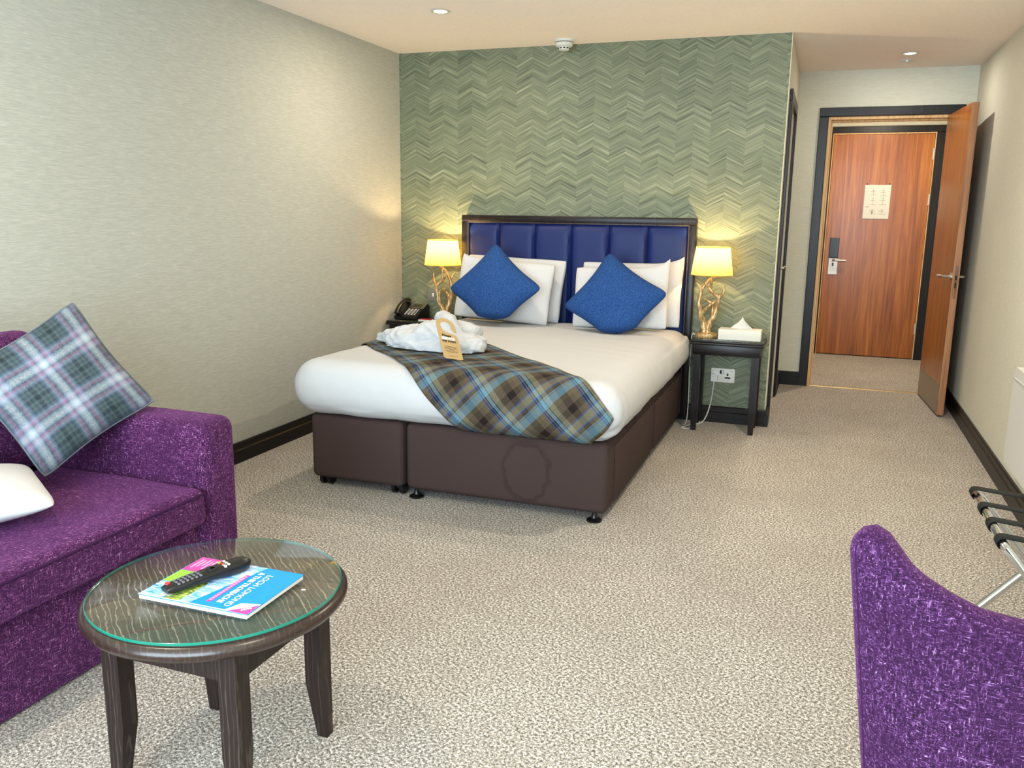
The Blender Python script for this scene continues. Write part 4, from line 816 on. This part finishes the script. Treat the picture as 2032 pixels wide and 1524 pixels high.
# ------------------------------------------------------------------ desk chair (back towards the camera)
t = thing('desk_chair', 'purple chenille tub chair with a scooped back in the right foreground', 'chair', (0.34, 1.6, 0))
def chair_back():
    cx, wd_ = 0.338, 0.278; nu, vs, fs = 90, [], []; rows = []
    TL = [(0.0, 0.765), (0.009, 0.795), (0.022, 0.811), (0.040, 0.819), (0.062, 0.811), (0.086, 0.784), (0.102, 0.765), (0.125, 0.750), (0.17, 0.730), (0.22, 0.713), (0.279, 0.706)]
    def topline(s):
        d = (1-abs(s))*wd_
        for (a, p), (b, q) in zip(TL, TL[1:]):
            if d <= b+1e-6: k = (d-a)/(b-a); return p+(q-p)*k
        return TL[-1][1]
    zb = 0.34; nv = 26; th = 0.070
    def pos(s, z, dep):
        k = (z-zb)/(0.845-zb); half = wd_*(0.755+0.245*max(0, k)); y = 1.372+0.075*abs(s)**2.4+0.07*(1-k)*0.7; x = cx+s*half
        nrm = V((-s*abs(s)*0.55, 1, 0)).normalized(); return V((x, y, z))+nrm*dep
    N1, N2 = nu, nv
    grid = []; m0 = th/2
    for i in range(nu+1):
        s = -math.cos(PI*i/nu)*0.35-(1-2*i/nu)*0.65; zt = topline(s); d = (1-abs(s))*wd_; r = max(0.0015, m0*math.sqrt(max(0.0, 1-max(0.0, 1-d/0.034)**2))); col = []
        for j in range(nv+1): col.append(pos(s, zb+(zt-r-zb)*j/nv, m0-r))
        for j in range(1, 8): a = PI*j/8; col.append(pos(s, zt-r+r*math.sin(a), m0-r*math.cos(a)))
        for j in range(nv+1): col.append(pos(s, zt-r-(zt-r-zb)*j/nv, m0+r))
        grid.append(col)
    m = len(grid[0]); G = grid
    for c in G: vs.extend(c)
    for i in range(len(G)-1):
        for j in range(m-1): a = i*m+j; fs.append((a, a+m, a+m+1, a+1))
        fs.append((i*m, i*m+m-1, (i+1)*m+m-1, (i+1)*m))
    o = data('backrest', vs, fs, M_violet, t, smooth=70); me = o.data
    bm = bmesh.new(); bm.from_mesh(me); bmesh.ops.remove_doubles(bm, verts=bm.verts, dist=1e-4); bmesh.ops.recalc_face_normals(bm, faces=bm.faces); bm.to_mesh(me); bm.free()
    me.polygons.foreach_set('use_smooth', [True]*len(me.polygons))
    q0 = min(range(nu+1), key=lambda i: abs((1+(-math.cos(PI*i/nu)*0.35-(1-2*i/nu)*0.65))*wd_-0.020)); seam = [grid[q0][j] for j in range(0, nv+1, 2)]+[grid[i][nv+2] for i in range(q0+1, nu-q0)]+[grid[nu-q0][j] for j in range(nv, -1, -2)]
    obj('seam_piping', tube([p+V((0, 0.0005, 0)) for p in seam], 0.0017, n=6), M_piping_p, o)
chair_back()
obj('seat', softbox((0.175, 1.46, 0.34), (0.515, 1.88, 0.47), 0.04, 4, 0.003), M_violet, t)
for x in (0.19, 0.46):
    for y in (1.46, 1.84): obj('leg', hexa(bmesh.new(), (x+0.006, y+0.006, x+0.034, y+0.034, 0), (x, y, x+0.04, y+0.04, 0.345)), M_wenge, t)

# ------------------------------------------------------------------ luggage rack
t = thing('luggage_rack', 'folding chrome luggage rack with black webbing straps by the right wall', 'luggage rack', (0.70, 2.7, 0))
xa, xb, zt, ya, yb, r = 0.518, 0.885, 0.462, 2.445, 2.965, 0.0125
def frame(x0, x1):
    return tube([(x1, ya, 0.012), (x0*0.93+x1*0.07, ya, zt-0.028), (x0*0.985+x1*0.015, ya+0.006, zt-0.008), (x0, ya+0.028, zt), (x0, yb-0.028, zt), (x0*0.985+x1*0.015, yb-0.006, zt-0.008), (x0*0.93+x1*0.07, yb, zt-0.028), (x1, yb, 0.012)], r, n=14)
obj('folding_frame', frame(xa, xb), M_chrome, t)
ya, yb = ya+0.03, yb-0.03; obj('folding_frame', frame(xb, xa), M_chrome, t); ya, yb = ya-0.03, yb+0.03
for y in (2.49, 2.625, 2.765, 2.925):
    bm = bmesh.new(); hw = 0.021; pts = []
    rr_ = r+0.0035; prof = [(xb+rr_*math.sin(a), zt+rr_*math.cos(a)) for a in [PI*k/8 for k in range(8, -1, -1)]]+[(xb-(xb-xa)*k/6, zt+rr_-0.010*math.sin(PI*k/6)) for k in range(1, 6)]+[(xa-rr_*math.sin(a), zt+rr_*math.cos(a)) for a in [PI*k/8 for k in range(9)]]
    A = [bm.verts.new((x, y-hw, z)) for x, z in prof]; B = [bm.verts.new((x, y+hw, z)) for x, z in prof]
    for i in range(len(prof)-1): bm.faces.new((A[i], B[i], B[i+1], A[i+1]))
    o = obj('strap', bm, M_strap, t, smooth=60); md = o.modifiers.new('s', 'SOLIDIFY'); md.thickness = 0.0025; md.offset = 0
for x in (xa, xb):
    for y in (ya, yb) if x == xb else (ya+0.03, yb-0.03): obj('foot_cap', lathe([(0.0145, 0.0), (0.0150, 0.022)], (x, y, 0.0), 16), M_black, t)

# wall heater
t = thing('panel_heater', 'white slim electric panel heater on the right wall', 'heater', (0.88, 3.7, 0.22))
ol_ = rrect(3.10, 0.222, 4.330, 0.664, 0.028, 6)
bm = prism(ol_, (0.858, 0, 0), (0, 1, 0), (0, 0, 1), 0.055); es = [e for e in bm.edges if abs(e.verts[0].co.x-e.verts[1].co.x) < 1e-6 and e.verts[0].co.x < 0.87]; bmesh.ops.bevel(bm, geom=es, offset=0.010, segments=3, affect='EDGES'); obj('panel', bm, M_white, t)
obj('vent_cap', bx((0.8545, 3.13, 0.610), (0.862, 4.307, 0.616), 0.001), plain('heater_groove', (196, 198, 194)), t)
for y in (3.35, 4.0): obj('bracket', bx((0.91, y-0.02, 0.30), (XR, y+0.02, 0.58)), M_white, t)
